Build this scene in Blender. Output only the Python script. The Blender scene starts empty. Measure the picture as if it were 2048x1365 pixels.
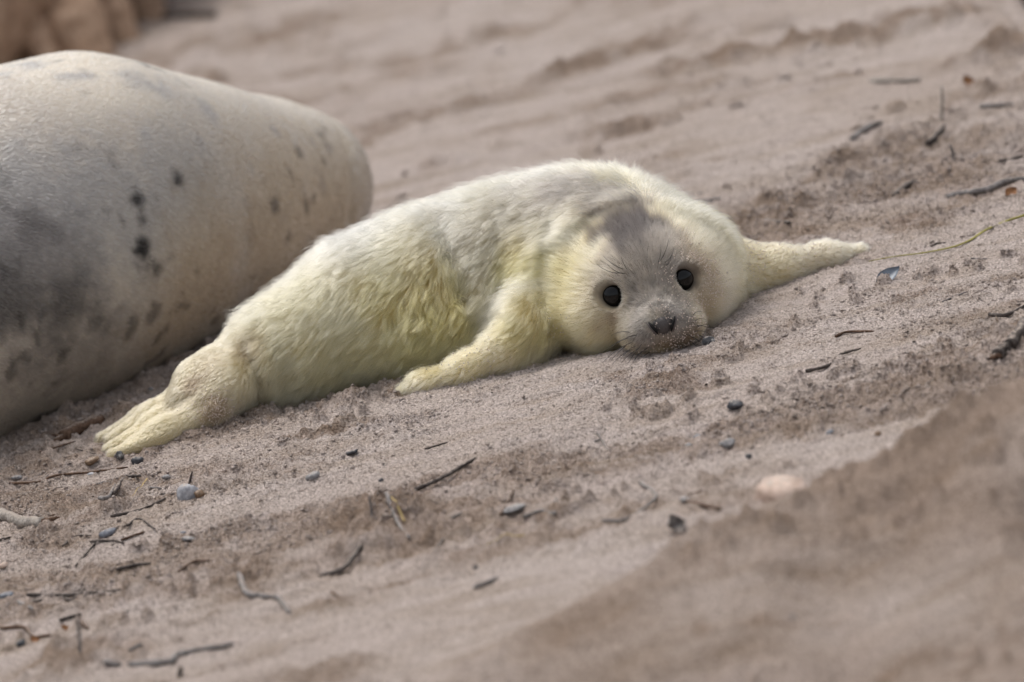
import bpy, bmesh, math, random
import numpy as np
from mathutils import Vector, Matrix, kdtree, noise as mnoise

random.seed(7)
RNG = np.random.default_rng(11)
rad = math.radians
scene = bpy.context.scene
COL = scene.collection

# ------------------------------------------------------------------ camera
PITCH, ROLL, DIST, LENS = rad(14.0), rad(13.0), 7.0, 184.57
FWD = np.array([0.0, math.cos(PITCH), -math.sin(PITCH)])
_r0 = np.array([1.0, 0.0, 0.0])
_u0 = np.array([0.0, math.sin(PITCH), math.cos(PITCH)])
CRIGHT = _r0 * math.cos(ROLL) - _u0 * math.sin(ROLL)
CUP = _r0 * math.sin(ROLL) + _u0 * math.cos(ROLL)
CPOS = -DIST * FWD
cam_data = bpy.data.cameras.new('camera')
cam = bpy.data.objects.new('camera', cam_data)
COL.objects.link(cam)
cam_data.sensor_width = 36.0
cam_data.lens = LENS
cam_data.clip_start = 0.1
cam_data.clip_end = 400.0
cam.matrix_world = Matrix((
    (CRIGHT[0], CUP[0], -FWD[0], CPOS[0]),
    (CRIGHT[1], CUP[1], -FWD[1], CPOS[1]),
    (CRIGHT[2], CUP[2], -FWD[2], CPOS[2]),
    (0, 0, 0, 1)))
cam_data.dof.use_dof = True
cam_data.dof.focus_distance = 6.72
cam_data.dof.aperture_fstop = 3.2
scene.camera = cam

# ------------------------------------------------------------------ light
SUN_EL, SUN_AZ = rad(70), rad(-25)        # azimuth clockwise from +Y (behind the seals)
world = bpy.data.worlds.new('World')
scene.world = world
world.use_nodes = True
wn = world.node_tree
wn.nodes.clear()
w_out = wn.nodes.new('ShaderNodeOutputWorld')
w_bg = wn.nodes.new('ShaderNodeBackground')
w_hs = wn.nodes.new('ShaderNodeHueSaturation')
w_sky = wn.nodes.new('ShaderNodeTexSky')
w_sky.sky_type = 'NISHITA'
w_sky.sun_disc = False
w_sky.sun_elevation = SUN_EL
w_sky.sun_rotation = SUN_AZ
w_sky.air_density = 1.0
w_sky.dust_density = 4.0
w_sky.ozone_density = 1.0
w_hs.inputs['Saturation'].default_value = 0.32     # cloud cover takes most of the blue out
w_bg.inputs['Strength'].default_value = 0.15
wn.links.new(w_sky.outputs[0], w_hs.inputs['Color'])
wn.links.new(w_hs.outputs[0], w_bg.inputs['Color'])
wn.links.new(w_bg.outputs[0], w_out.inputs['Surface'])
sun_data = bpy.data.lights.new('sun', 'SUN')
sun_data.energy = 0.9
sun_data.angle = rad(35)
sun_data.color = (1.0, 0.95, 0.88)
sun = bpy.data.objects.new('sun', sun_data)
COL.objects.link(sun)
_sd = Vector((math.sin(SUN_AZ) * math.cos(SUN_EL), math.cos(SUN_AZ) * math.cos(SUN_EL), math.sin(SUN_EL)))
sun.rotation_euler = _sd.to_track_quat('Z', 'Y').to_euler()
sun.location = _sd * 20
vs = scene.view_settings
vs.view_transform = 'Standard'
vs.look = 'None'
vs.exposure = 0.40
vs.gamma = 1.0
vs.use_curve_mapping = False
scene.cycles.use_denoising = True
scene.cycles.max_bounces = 10
scene.cycles.diffuse_bounces = 4
scene.cycles.glossy_bounces = 4
scene.cycles.transmission_bounces = 8
scene.cycles.caustics_reflective = False
scene.cycles.caustics_refractive = False


# ------------------------------------------------------------------ helpers
def lin(r, g, b):
    return tuple(((c / 255.0) / 12.92 if c / 255.0 <= 0.04045 else ((c / 255.0 + 0.055) / 1.055) ** 2.4) for c in (r, g, b))


def pixel_ray(px, py):
    """direction through a point of the 2048 x 1365 photograph"""
    return FWD * (2048 * LENS / 36.0) + (px - 1024) * CRIGHT + (682.5 - py) * CUP


def _hash(ix, iy, iz, seed):
    h = (ix * 374761393 + iy * 668265263 + iz * 1274126177 + seed * 974634721) & 0xFFFFFFFF
    h = ((h ^ (h >> 13)) * 1103515245) & 0xFFFFFFFF
    h = (h ^ (h >> 16)) & 0xFFFF
    return h.astype(np.float64) / 32767.5 - 1.0


def vnoise(x, y, z=None, seed=0):
    """smooth value noise in -1..1"""
    x = np.asarray(x, float); y = np.asarray(y, float)
    ix = np.floor(x).astype(np.int64); iy = np.floor(y).astype(np.int64)
    fx = x - ix; fy = y - iy
    fx = fx * fx * fx * (fx * (fx * 6 - 15) + 10); fy = fy * fy * fy * (fy * (fy * 6 - 15) + 10)
    if z is None:
        a = _hash(ix, iy, 0 * ix, seed); b = _hash(ix + 1, iy, 0 * ix, seed)
        c = _hash(ix, iy + 1, 0 * ix, seed); d = _hash(ix + 1, iy + 1, 0 * ix, seed)
        return (a * (1 - fx) + b * fx) * (1 - fy) + (c * (1 - fx) + d * fx) * fy
    z = np.asarray(z, float)
    iz = np.floor(z).astype(np.int64); fz = z - iz
    fz = fz * fz * (3 - 2 * fz)
    out = 0
    for dz in (0, 1):
        a = _hash(ix, iy, iz + dz, seed); b = _hash(ix + 1, iy, iz + dz, seed)
        c = _hash(ix, iy + 1, iz + dz, seed); d = _hash(ix + 1, iy + 1, iz + dz, seed)
        l = (a * (1 - fx) + b * fx) * (1 - fy) + (c * (1 - fx) + d * fx) * fy
        out = out + l * (fz if dz else 1 - fz)
    return out


def fbm(x, y, octaves=4, seed=0, gain=0.5, z=None):
    s = 0; a = 1.0; n = 0.0
    for o in range(octaves):
        k = 2.03 ** o
        s = s + a * vnoise(x * k + 17.3 * o, y * k - 9.1 * o, None if z is None else z * k + 3.7 * o, seed + o)
        n += a; a *= gain
    return s / n


def sstep(a, b, x):
    t = np.clip((x - a) / (b - a), 0, 1)
    return t * t * (3 - 2 * t)


def tag(o, label=None, cat=None, group=None, kind=None):
    if label: o['label'] = label
    if cat: o['category'] = cat
    if group: o['group'] = group
    if kind: o['kind'] = kind
    return o


def mesh_obj(name, verts, faces, mat, parent=None, smooth=True):
    me = bpy.data.meshes.new(name)
    me.from_pydata([tuple(v) for v in verts] if not isinstance(verts, np.ndarray) else verts.tolist(), [],
                   faces if not isinstance(faces, np.ndarray) else faces.tolist())
    me.update()
    if smooth:
        me.polygons.foreach_set('use_smooth', [True] * len(me.polygons))
    if mat: me.materials.append(mat)
    o = bpy.data.objects.new(name, me)
    COL.objects.link(o)
    if parent: o.parent = parent
    return o


def fast_mesh(name, V, Q, mat, parent=None):
    """mesh from arrays, quads only"""
    me = bpy.data.meshes.new(name)
    n, m = len(V), len(Q)
    k = Q.shape[1]
    me.vertices.add(n); me.loops.add(m * k); me.polygons.add(m)
    me.vertices.foreach_set('co', V.astype(np.float32).ravel())
    me.loops.foreach_set('vertex_index', Q.astype(np.int32).ravel())
    me.polygons.foreach_set('loop_start', np.arange(0, m * k, k, dtype=np.int32))
    me.polygons.foreach_set('use_smooth', np.ones(m, dtype=bool))
    me.update(calc_edges=True)
    me.validate()
    if mat: me.materials.append(mat)
    o = bpy.data.objects.new(name, me)
    COL.objects.link(o)
    if parent: o.parent = parent
    return o


def color_attr(o, cols):
    a = o.data.attributes.new('col', 'FLOAT_COLOR', 'POINT')
    a.data.foreach_set('color', np.concatenate([cols, np.ones((len(cols), 1))], 1).astype(np.float32).ravel())


class Nodes:
    def __init__(self, name):
        self.m = bpy.data.materials.new(name)
        self.m.use_nodes = True
        self.t = self.m.node_tree
        self.bsdf = self.t.nodes['Principled BSDF']
        self.out = self.t.nodes['Material Output']

    def n(self, typ, **kw):
        nd = self.t.nodes.new(typ)
        for k, v in kw.items():
            if k in nd.inputs: nd.inputs[k].default_value = v
            else: setattr(nd, k, v)
        return nd

    def l(self, a, b):
        self.t.links.new(a, b)

    def ramp(self, fac, stops):
        r = self.n('ShaderNodeValToRGB')
        el = r.color_ramp.elements
        while len(el) < len(stops): el.new(0.5)
        for e, (p, c) in zip(el, stops):
            e.position = p; e.color = (*c, 1) if len(c) == 3 else c
        self.l(fac, r.inputs[0])
        return r.outputs[0]

    def noise(self, scale, detail=4, rough=0.6, vec=None, dist=0.0):
        nd = self.n('ShaderNodeTexNoise')
        nd.inputs['Scale'].default_value = scale
        nd.inputs['Detail'].default_value = detail
        nd.inputs['Roughness'].default_value = rough
        nd.inputs['Distortion'].default_value = dist
        if vec is not None: self.l(vec, nd.inputs['Vector'])
        return nd.outputs['Fac']

    def mix(self, fac, a, b, mode='MIX'):
        nd = self.n('ShaderNodeMix', data_type='RGBA', blend_type=mode)
        for s, v in ((0, fac), (6, a), (7, b)):
            if isinstance(v, (int, float)): nd.inputs[s].default_value = v
            elif isinstance(v, tuple): nd.inputs[s].default_value = (*v, 1) if len(v) == 3 else v
            else: self.l(v, nd.inputs[s])
        return nd.outputs[2]

    def bump(self, h, strength, dist, prev=None):
        b = self.n('ShaderNodeBump')
        b.inputs['Strength'].default_value = strength
        b.inputs['Distance'].default_value = dist
        self.l(h, b.inputs['Height'])
        if prev is not None: self.l(prev, b.inputs['Normal'])
        return b.outputs[0]


# ------------------------------------------------------------------ sand ground
CREST = [(-0.75, -1.80, 0.0), (-0.30, -1.52, 0.0), (-0.086, -1.40, 0.016), (0.062, -1.33, 0.044), (0.179, -1.28, 0.058), (0.291, -1.25, 0.074), (0.417, -1.22, 0.096), (0.54, -1.20, 0.122), (0.9, -1.2, 0.17), (1.6, -1.2, 0.20), (4, -1.3, 0.2)]
_cx = np.array([c[0] for c in CREST]); _cy = np.array([c[1] for c in CREST]); _cz = np.array([c[2] for c in CREST])
# crumbly, trodden patches: x, y, radius along x, radius along y, amount
ROUGH = [(0.0, 0, 0, 0, 0)]
MOUNDS = [(0, 0, 1, 1, 0)]
PITS = [(0, 0, 1, 1, 0)]


def rough_mask(x, y):
    m = sstep(0.02, 0.45, fbm(x * 3.1 + 8, y * 4.2 + 2, 3, 55))
    # furrows: broken lines of churned sand along the slope
    wy = y + 0.06 * vnoise(x * 2.1, y * 2.1, seed=33) - 0.06 * x
    m = m + 0.9 * sstep(0.80, 0.97, 1 - np.abs(vnoise(x * 2.2, wy * 9, seed=57))) * sstep(-0.1, 0.4, vnoise(x * 5, y * 7, seed=58))
    for (px, py, rx, ry, a) in ROUGH:
        if a: m = m + a * np.exp(-((x - px) / rx) ** 2 - ((y - py) / ry) ** 2)
    m = m * (1 - 0.85 * np.exp(-((x - 0.19) / 0.10) ** 2 - ((y + 0.275) / 0.06) ** 2))
    return np.clip(m, 0, 1.6)


def clods(x, y):
    """small crumbled clods: where they lie (0..1) and how high they stand"""
    far = sstep(0.25, 0.9, y)
    where = sstep(-0.15, 0.35, fbm(x * 4.3 + 1, y * 5.5, 3, 341))
    a = sstep(0.38, 0.75, vnoise(x * 62 + 0.6 * vnoise(x * 20, y * 20, seed=345), y * 50, seed=343)) * where * (1 - far)
    b = sstep(0.40, 0.75, vnoise(x * 22, y * 15, seed=347)) * where * far
    chin = 1 - np.exp(-((x - 0.19) / 0.09) ** 2 - ((y + 0.275) / 0.05) ** 2)
    return np.clip(a + b, 0, 1) * chin, (0.0095 * a * (1 + 0.45 * vnoise(x * 190, y * 170, seed=349)) + 0.014 * b) * chin


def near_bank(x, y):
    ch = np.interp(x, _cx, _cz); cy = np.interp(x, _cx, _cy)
    return sstep(0.06, -0.06, y - cy) * sstep(0.0, 0.03, ch)  # masks a darker tone: moist sand plus painted shade of the near face


def ground_z(x, y):
    x = np.asarray(x, float); y = np.asarray(y, float)
    z = 0.012 * fbm(x * 1.1, y * 1.3, 3, 5) + 0.004 * fbm(x * 5, y * 8, 3, 9)
    far = sstep(0.35, 1.3, y)
    z = z + far * 0.010 * fbm(x * 2.2 + 3, y * 2.6, 3, 21)
    # wind streaks that run across the slope
    wx = x + 0.05 * vnoise(x * 3, y * 3, seed=31); wy = y + 0.03 * vnoise(x * 2.3, y * 2.3, seed=32) - 0.05 * x
    st = fbm(wx * 6, wy * 34, 3, 41)
    z = z + 0.0036 * st
    ridge = 1 - np.abs(vnoise(wx * 7, wy * 26, seed=47))
    z = z + 0.0042 * ridge ** 6
    m = rough_mask(x, y)
    fine = fbm(x * 85, y * 75, 3, 61, 0.6)
    lump = np.maximum(fbm(x * 30, y * 30, 2, 66), -0.1)
    grit = vnoise(x * 210, y * 190, seed=63)
    lump2 = np.maximum(fbm(x * 14, y * 16, 2, 68), -0.15)
    z = z + m * (0.0046 * fine + 0.011 * lump + 0.007 * lump2 * (1 + 2.2 * far) + 0.0016 * grit) + 0.0015 * fine + 0.0011 * grit
    z = z + clods(x, y)[1]
    for (px, py, rx, ry, a) in MOUNDS:
        if a: z = z + a * np.exp(-((x - px) / rx) ** 2 - ((y - py) / ry) ** 2) * np.maximum(0.15, 1 + 0.9 * vnoise(x * 24, y * 22, seed=77) + 0.5 * vnoise(x * 60, y * 55, seed=78))
    # near dune lip
    ch = np.interp(x, _cx, _cz); cy = np.interp(x, _cx, _cy)
    cy = cy + 0.035 * vnoise(x * 5, x * 0 + 2, seed=81) + 0.015 * vnoise(x * 14, x * 0 + 5, seed=82) 
    d = y - cy
    lip = sstep(0, 0.03, ch)
    lee = np.exp(-(d / 0.050) ** 2)
    back = 1 + lip * np.maximum(0.30 * np.minimum(d, 0), -0.42) / np.maximum(ch, 0.012)
    prof = np.where(d > 0, lee, back * np.exp(-(d / 3.0) ** 2)) - 0.20 * np.exp(-((d - 0.13) / 0.07) ** 2)
    z = z + prof * ch * (1 + 0.10 * vnoise(x * 6, y * 6, seed=83))
    near = sstep(0.05, -0.25, d) * sstep(0, 0.03, ch)
    z = z + near * (0.030 * fbm(x * 7, y * 5, 3, 88) - 0.030 * sstep(0.10, 0.5, fbm(x * 10 + 3, y * 7, 2, 91)))
    return z


def ground_at(px, py, it=6):
    """the spot of sand seen at a point of the photograph"""
    d = pixel_ray(px, py)
    z = 0.0
    for _ in range(it):
        t = (z - CPOS[2]) / d[2]
        p = CPOS + t * d
        z = float(ground_z(p[0], p[1]))
    return np.array([p[0], p[1], z])


def axis_coords(lo, hi, step, mid, far):
    c = list(np.arange(lo, hi, step))
    for sgn, start in ((1, c[-1]), (-1, c[0])):
        s = step; p = start; out = []
        while abs(p) < far:
            s *= 1.0135 if abs(p - start) < mid else 1.16
            p += sgn * s; out.append(p)
        c = c + out if sgn > 0 else out[::-1] + c
    return np.array(c)


def sand_material():
    k = Nodes('sand')
    tc = k.n('ShaderNodeTexCoord').outputs['Object']
    big = k.noise(1.6, 5, 0.6, tc)
    mp = k.n('ShaderNodeMapping'); k.l(tc, mp.inputs[0]); mp.inputs['Scale'].default_value = (5, 17, 5)
    streak = k.noise(1.0, 4, 0.6, mp.outputs[0], 0.4)
    fine = k.noise(310, 3, 0.78, tc)
    c = k.ramp(big, [(0.3, (0.595, 0.495, 0.438)), (0.5, (0.645, 0.548, 0.494)), (0.72, (0.685, 0.594, 0.550))])
    c2 = k.ramp(streak, [(0.30, (0.80, 0.76, 0.70)), (0.52, (1, 1, 1)), (0.75, (1.06, 1.06, 1.08))])
    c = k.mix(1.0, c, c2, 'MULTIPLY')
    grain_shade = k.ramp(fine, [(0.34, (0.36, 0.32, 0.28)), (0.46, (0.88, 0.86, 0.83)), (0.56, (1.08, 1.08, 1.08)), (0.70, (1.40, 1.40, 1.42))])  # grain tone; the dark stops paint shade into the pits between grains
    c = k.mix(1.0, c, grain_shade, 'MULTIPLY')
    at = k.n('ShaderNodeAttribute'); at.attribute_name = 'damp_shade'
    c = k.mix(at.outputs['Fac'], c, k.mix(1.0, c, (0.67, 0.60, 0.53), 'MULTIPLY'))  # darker tone for moist sand and for painted shade alike
    k.l(c, k.bsdf.inputs['Base Color'])
    k.bsdf.inputs['Roughness'].default_value = 0.92
    k.bsdf.inputs['Specular IOR Level'].default_value = 0.2
    b1 = k.bump(k.noise(270, 3, 0.7, tc), 1.0, 0.0085)
    b2 = k.bump(k.noise(640, 2, 0.6, tc), 0.9, 0.004, b1)
    k.l(b2, k.bsdf.inputs['Normal'])
    return k.m


def build_ground(mat):
    xs = axis_coords(-0.86, 0.86, 0.0027, 2.2, 45)
    ys = axis_coords(-0.68, 0.42, 0.0027, 2.4, 60)
    X, Y = np.meshgrid(xs, ys, indexing='ij')
    Z = ground_z(X, Y)
    nx, ny = X.shape
    V = np.stack([X, Y, Z], -1).reshape(-1, 3)
    i = np.arange(nx - 1)[:, None] * ny + np.arange(ny - 1)[None, :]
    Q = np.stack([i, i + ny, i + ny + 1, i + 1], -1).reshape(-1, 4)
    o = fast_mesh('ground', V, Q, mat)
    R = rough_mask(X, Y)
    mo = sum(np.exp(-((X - p) / (rx * 1.1)) ** 2 - ((Y - q) / (ry * 1.1)) ** 2) * min(1.0, a / 0.02) for (p, q, rx, ry, a) in MOUNDS)  # mounds whose shadowed sides are put into the sand colour
    damp_shade = np.clip(0.38 * clods(X, Y)[0] + 0.9 * mo * sstep(-0.7, 0.1, fbm(X * 18, Y * 18, 2, 73)) * (1 + 0.6 * sstep(0.6, 1.2, Y)) + 0.70 * sstep(0.45, 1.3, R * (1 + 0.9 * fbm(X * 26, Y * 26, 3, 71))) + 0.55 * np.exp(-((Y - np.interp(X, _cx, _cy) - 0.03) / 0.07) ** 2) * sstep(0, 0.03, np.interp(X, _cx, _cz)) + near_bank(X, Y) * (0.60 + 0.55 * fbm(X * 7, Y * 6, 3, 74)), 0, 1)  # moist tone of churned sand, plus shade painted on mounds, lip and bank
    a = o.data.attributes.new('damp_shade', 'FLOAT', 'POINT')
    a.data.foreach_set('value', damp_shade.astype(np.float32).ravel())
    tag(o, 'pale brown beach sand with wind streaks, crumbs and a near dune lip', None, None, 'structure')
    return o

# ------------------------------------------------------------------ implicit bodies
def smin(a, b, k):
    h = np.maximum(k - np.abs(a - b), 0) / k
    return np.minimum(a, b) - h * h * k * 0.25


def smax(a, b, k):
    return -smin(-a, -b, k)


def sd_ell(P, c, r, rot=None):
    q = P - np.array(c)
    if rot is not None: q = q @ rot
    r = np.array(r)
    k0 = np.sqrt(((q / r) ** 2).sum(-1))
    k1 = np.sqrt(((q / (r * r)) ** 2).sum(-1)) + 1e-9
    return k0 * (k0 - 1.0) / k1


def sd_cone(P, a, ra, b, rb, flat=1.0):
    """capsule from a to b with changing radius; flat squashes it in z"""
    a = np.array(a, float); b = np.array(b, float)
    q = P - a; d = b - a
    if flat != 1.0:
        s = np.array([1, 1, 1 / flat]); q = q * s; d = d * s
    t = np.clip((q @ d) / (d @ d), 0, 1)
    t2 = t * t * (3 - 2 * t) * 0.3 + t * 0.7
    e = q - t[..., None] * d
    return np.sqrt((e ** 2).sum(-1)) - (ra + (rb - ra) * t2)


def chain(P, pts, k=0.02, flat=1.0):
    d = None
    for (a, b) in zip(pts[:-1], pts[1:]):
        s = sd_cone(P, a[:3], a[3], b[:3], b[3], flat)
        d = s if d is None else smin(d, s, k)
    return d


def rotz(a):
    c, s = math.cos(a), math.sin(a)
    return np.array([[c, -s, 0], [s, c, 0], [0, 0, 1]])


TRUNK = [(-0.326, -0.028, 0.057, 0.056), (-0.300, -0.022, 0.058, 0.061), (-0.247, -0.012, 0.065, 0.073), (-0.176, 0.0, 0.081, 0.092),
         (-0.086, 0.01, 0.088, 0.099), (0.0, 0.018, 0.090, 0.102), (0.075, 0.022, 0.089, 0.102), (0.13, 0.01, 0.089, 0.101)]
LEFT_FLIPPER = [(0.085, -0.09, 0.085, 0.058), (0.03, -0.145, 0.052, 0.038), (-0.012, -0.168, 0.031, 0.026), (-0.066, -0.176, 0.019, 0.0175),
                (-0.125, -0.170, 0.011, 0.013), (-0.152, -0.165, 0.006, 0.007)]
RIGHT_FLIPPER = [(0.255, -0.03, 0.052, 0.050), (0.31, -0.035, 0.030, 0.033), (0.37, -0.016, 0.017, 0.021), (0.43, 0.010, 0.010, 0.014), (0.484, 0.036, 0.005, 0.007)]
HIND = [(-0.33, -0.03, 0.058, 0.046), (-0.382, -0.045, 0.056, 0.036), (-0.412, -0.062, 0.051, 0.034), (-0.430, -0.085, 0.036, 0.032)]
TOES = [
    [(-0.405, -0.106, 0.026, 0.024), (-0.470, -0.130, 0.016, 0.018), (-0.540, -0.144, 0.007, 0.009)],
    [(-0.425, -0.080, 0.040, 0.020), (-0.482, -0.104, 0.023, 0.015), (-0.546, -0.121, 0.010, 0.008)],
    [(-0.425, -0.060, 0.047, 0.020), (-0.485, -0.074, 0.031, 0.014), (-0.543, -0.093, 0.015, 0.008)],
    [(-0.43, -0.045, 0.042, 0.018), (-0.500, -0.043, 0.020, 0.014), (-0.558, -0.054, 0.009, 0.008)],
]
HEAD_C = np.array([0.187, -0.150, 0.078])
EYES = [(0.1435, -0.2135, 0.0815), (0.2305, -0.2135, 0.0815)]
EYE_R = 0.0140
NOSE = np.array([0.1935, -0.272, 0.043])
# skin folds: polyline of x, y, z with depth and width
FOLDS = []


def sd_pup(P, folds=True):
    trunk = chain(P, TRUNK, 0.03)
    dome = sd_ell(P, (0.128, -0.015, 0.078), (0.135, 0.125, 0.103))
    d = smin(trunk, dome, 0.05)
    d = smin(d, sd_ell(P, (0.205, -0.05, 0.055), (0.098, 0.09, 0.07)), 0.05)
    d = smin(d, sd_ell(P, (-0.06, -0.045, 0.055), (0.15, 0.075, 0.062)), 0.04)
    neck = sd_ell(P, (0.168, -0.098, 0.080), (0.113, 0.078, 0.092))
    d = smin(d, neck, 0.03)
    d = smin(d, sd_ell(P, (0.243, -0.100, 0.058), (0.070, 0.072, 0.074)), 0.03)
    d = smin(d, chain(P, LEFT_FLIPPER, 0.025), 0.022)
    d = smin(d, chain(P, RIGHT_FLIPPER, 0.04), 0.03)
    hind = chain(P, HIND, 0.02)
    hind = smin(hind, chain(P, [(-0.335, -0.055, 0.060, 0.038), (-0.378, -0.083, 0.050, 0.031), (-0.402, -0.106, 0.032, 0.027)], 0.02), 0.02)
    toes = None
    for t in TOES:
        c = chain(P, t, 0.015)
        toes = c if toes is None else smin(toes, c, 0.010)
    hind = smin(hind, toes, 0.008)
    d = smin(d, hind, 0.018)
    # head
    h = sd_ell(P, HEAD_C, (0.086, 0.080, 0.072))
    h = smin(h, sd_ell(P, (0.123, -0.165, 0.046), (0.055, 0.052, 0.050)), 0.035)
    h = smin(h, sd_ell(P, (0.236, -0.165, 0.042), (0.044, 0.048, 0.045)), 0.035)
    h = smin(h, sd_cone(P, (0.188, -0.18, 0.075), 0.052, (0.192, -0.240, 0.044), 0.034), 0.03)
    h = smin(h, sd_ell(P, (0.1655, -0.236, 0.031), (0.0300, 0.031, 0.0255)), 0.02)
    h = smin(h, sd_ell(P, (0.2185, -0.236, 0.030), (0.0300, 0.031, 0.0255)), 0.02)
    h = smin(h, sd_ell(P, (0.193, -0.226, 0.010), (0.034, 0.032, 0.014)), 0.006)
    for e in EYES:      # shallow sockets with a soft brow
        h = smin(h, sd_ell(P, (e[0], e[1] + 0.012, e[2] + 0.013), (0.022, 0.014, 0.012)), 0.012)
        h = smax(h, -sd_ell(P, (e[0] * 1.0 + (e[0] - 0.187) * 0.05, e[1] - 0.004, e[2]), (0.0145, 0.012, 0.0145)), 0.008)
    d = smin(d, h, 0.034)
    if folds:
        for (pts, dep, wid) in FOLDS:
            m = None
            for a, b in zip(pts[:-1], pts[1:]):
                s = sd_cone(P, a, 0, b, 0)
                m = s if m is None else np.minimum(m, s)
            d = d + dep * np.exp(-(m / wid) ** 2)
    return d


def sd_mother(P):
    ax = [(-0.262, 0.80, 0.102, 0.116), (-0.33, 0.71, 0.121, 0.133), (-0.43, 0.575, 0.157, 0.174), (-0.55, 0.44, 0.199, 0.219), (-0.67, 0.32, 0.205, 0.230),
          (-0.85, 0.16, 0.19, 0.215), (-1.05, 0.0, 0.165, 0.18), (-1.22, -0.12, 0.14, 0.14)]
    d = chain(P, ax, 0.08)
    d = smin(d, sd_ell(P, (-1.36, -0.22, 0.12), (0.12, 0.11, 0.095)), 0.05)
    d = smin(d, sd_cone(P, (-1.40, -0.26, 0.11), 0.07, (-1.50, -0.33, 0.08), 0.045), 0.04)
    d = smin(d, chain(P, [(-1.02, -0.06, 0.1, 0.08), (-0.98, -0.22, 0.04, 0.045), (-0.93, -0.3, 0.02, 0.02)], 0.03), 0.03)
    f = np.minimum(sd_cone(P, (-0.20, 0.80, 0.185), 0, (-0.181, 0.746, 0.161), 0), np.minimum(sd_cone(P, (-0.181, 0.746, 0.161), 0, (-0.177, 0.699, 0.116), 0), sd_cone(P, (-0.177, 0.699, 0.116), 0, (-0.189, 0.683, 0.069), 0)))
    d = d + 0.010 * np.exp(-(f / 0.014) ** 2)
    d = smin(d, chain(P, [(-0.27, 0.85, 0.09, 0.08), (-0.27, 1.02, 0.05, 0.06), (-0.30, 1.14, 0.04, 0.05), (-0.36, 1.26, 0.03, 0.02)], 0.03), 0.03)
    d = smin(d, chain(P, [(-0.29, 0.85, 0.09, 0.08), (-0.31, 1.02, 0.05, 0.06), (-0.36, 1.14, 0.04, 0.05), (-0.46, 1.24, 0.03, 0.02)], 0.03), 0.03)
    return d


def surface_nets(sdf, lo, hi, h):
    lo = np.array(lo, float)
    n = np.ceil((np.array(hi) - lo) / h).astype(int) + 1
    g = [lo[i] + h * np.arange(n[i]) for i in range(3)]
    vals = np.empty(tuple(n))
    for i0 in range(0, n[0], 32):
        G = np.stack(np.meshgrid(g[0][i0:i0 + 32], g[1], g[2], indexing='ij'), -1)
        vals[i0:i0 + 32] = sdf(G)
    s = vals < 0
    cnt = sum(s[a:n[0] - 1 + a, b:n[1] - 1 + b, c:n[2] - 1 + c].astype(int) for a in (0, 1) for b in (0, 1) for c in (0, 1))
    act = (cnt > 0) & (cnt < 8)
    idx = np.argwhere(act)
    vid = -np.ones(act.shape, int)
    vid[act] = np.arange(len(idx))
    acc = np.zeros((len(idx), 3)); w = np.zeros(len(idx))
    cor = [(a, b, c) for a in (0, 1) for b in (0, 1) for c in (0, 1)]
    for p in cor:
        for ax in range(3):
            if p[ax]: continue
            q = list(p); q[ax] = 1
            va = vals[idx[:, 0] + p[0], idx[:, 1] + p[1], idx[:, 2] + p[2]]
            vb = vals[idx[:, 0] + q[0], idx[:, 1] + q[1], idx[:, 2] + q[2]]
            m = (va < 0) != (vb < 0)
            t = np.where(m, va / np.where(m, va - vb, 1), 0)
            pos = np.array(p, float) + t[:, None] * (np.array(q) - np.array(p))
            acc[m] += pos[m]; w[m] += 1
    V = lo + (idx + acc / w[:, None]) * h
    faces = []
    for ax in range(3):
        o = [1, 1, 1]; o[ax] = 0
        sl0 = [slice(1, n[i] - 1) for i in range(3)]; sl0[ax] = slice(0, n[ax] - 1)
        sl1 = [slice(1, n[i] - 1) for i in range(3)]; sl1[ax] = slice(1, n[ax])
        ch = s[tuple(sl0)] != s[tuple(sl1)]
        e = np.argwhere(ch); inside = s[tuple(sl0)][ch]
        e = e + np.array([0 if i == ax else 1 for i in range(3)])
        u, v = [(1, 2), (2, 0), (0, 1)][ax]
        def cell(du, dv):
            c = e.copy(); c[:, u] -= du; c[:, v] -= dv
            return vid[c[:, 0], c[:, 1], c[:, 2]]
        q = np.stack([cell(1, 1), cell(0, 1), cell(0, 0), cell(1, 0)], 1)
        q[~inside] = q[~inside][:, ::-1]
        faces.append(q)
    F = np.concatenate(faces)
    F = F[(F >= 0).all(1)]
    return V, F


def sdf_grad(sdf, P, e=0.0015):
    g = np.stack([sdf(P + np.array(v) * e) - sdf(P - np.array(v) * e) for v in ((1, 0, 0), (0, 1, 0), (0, 0, 1))], -1)
    return g / (np.linalg.norm(g, axis=-1, keepdims=True) + 1e-9)


def refine(sdf, V, it=2):
    for _ in range(it):
        V = V - 0.9 * sdf(V)[:, None] * sdf_grad(sdf, V)
    return V

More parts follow.
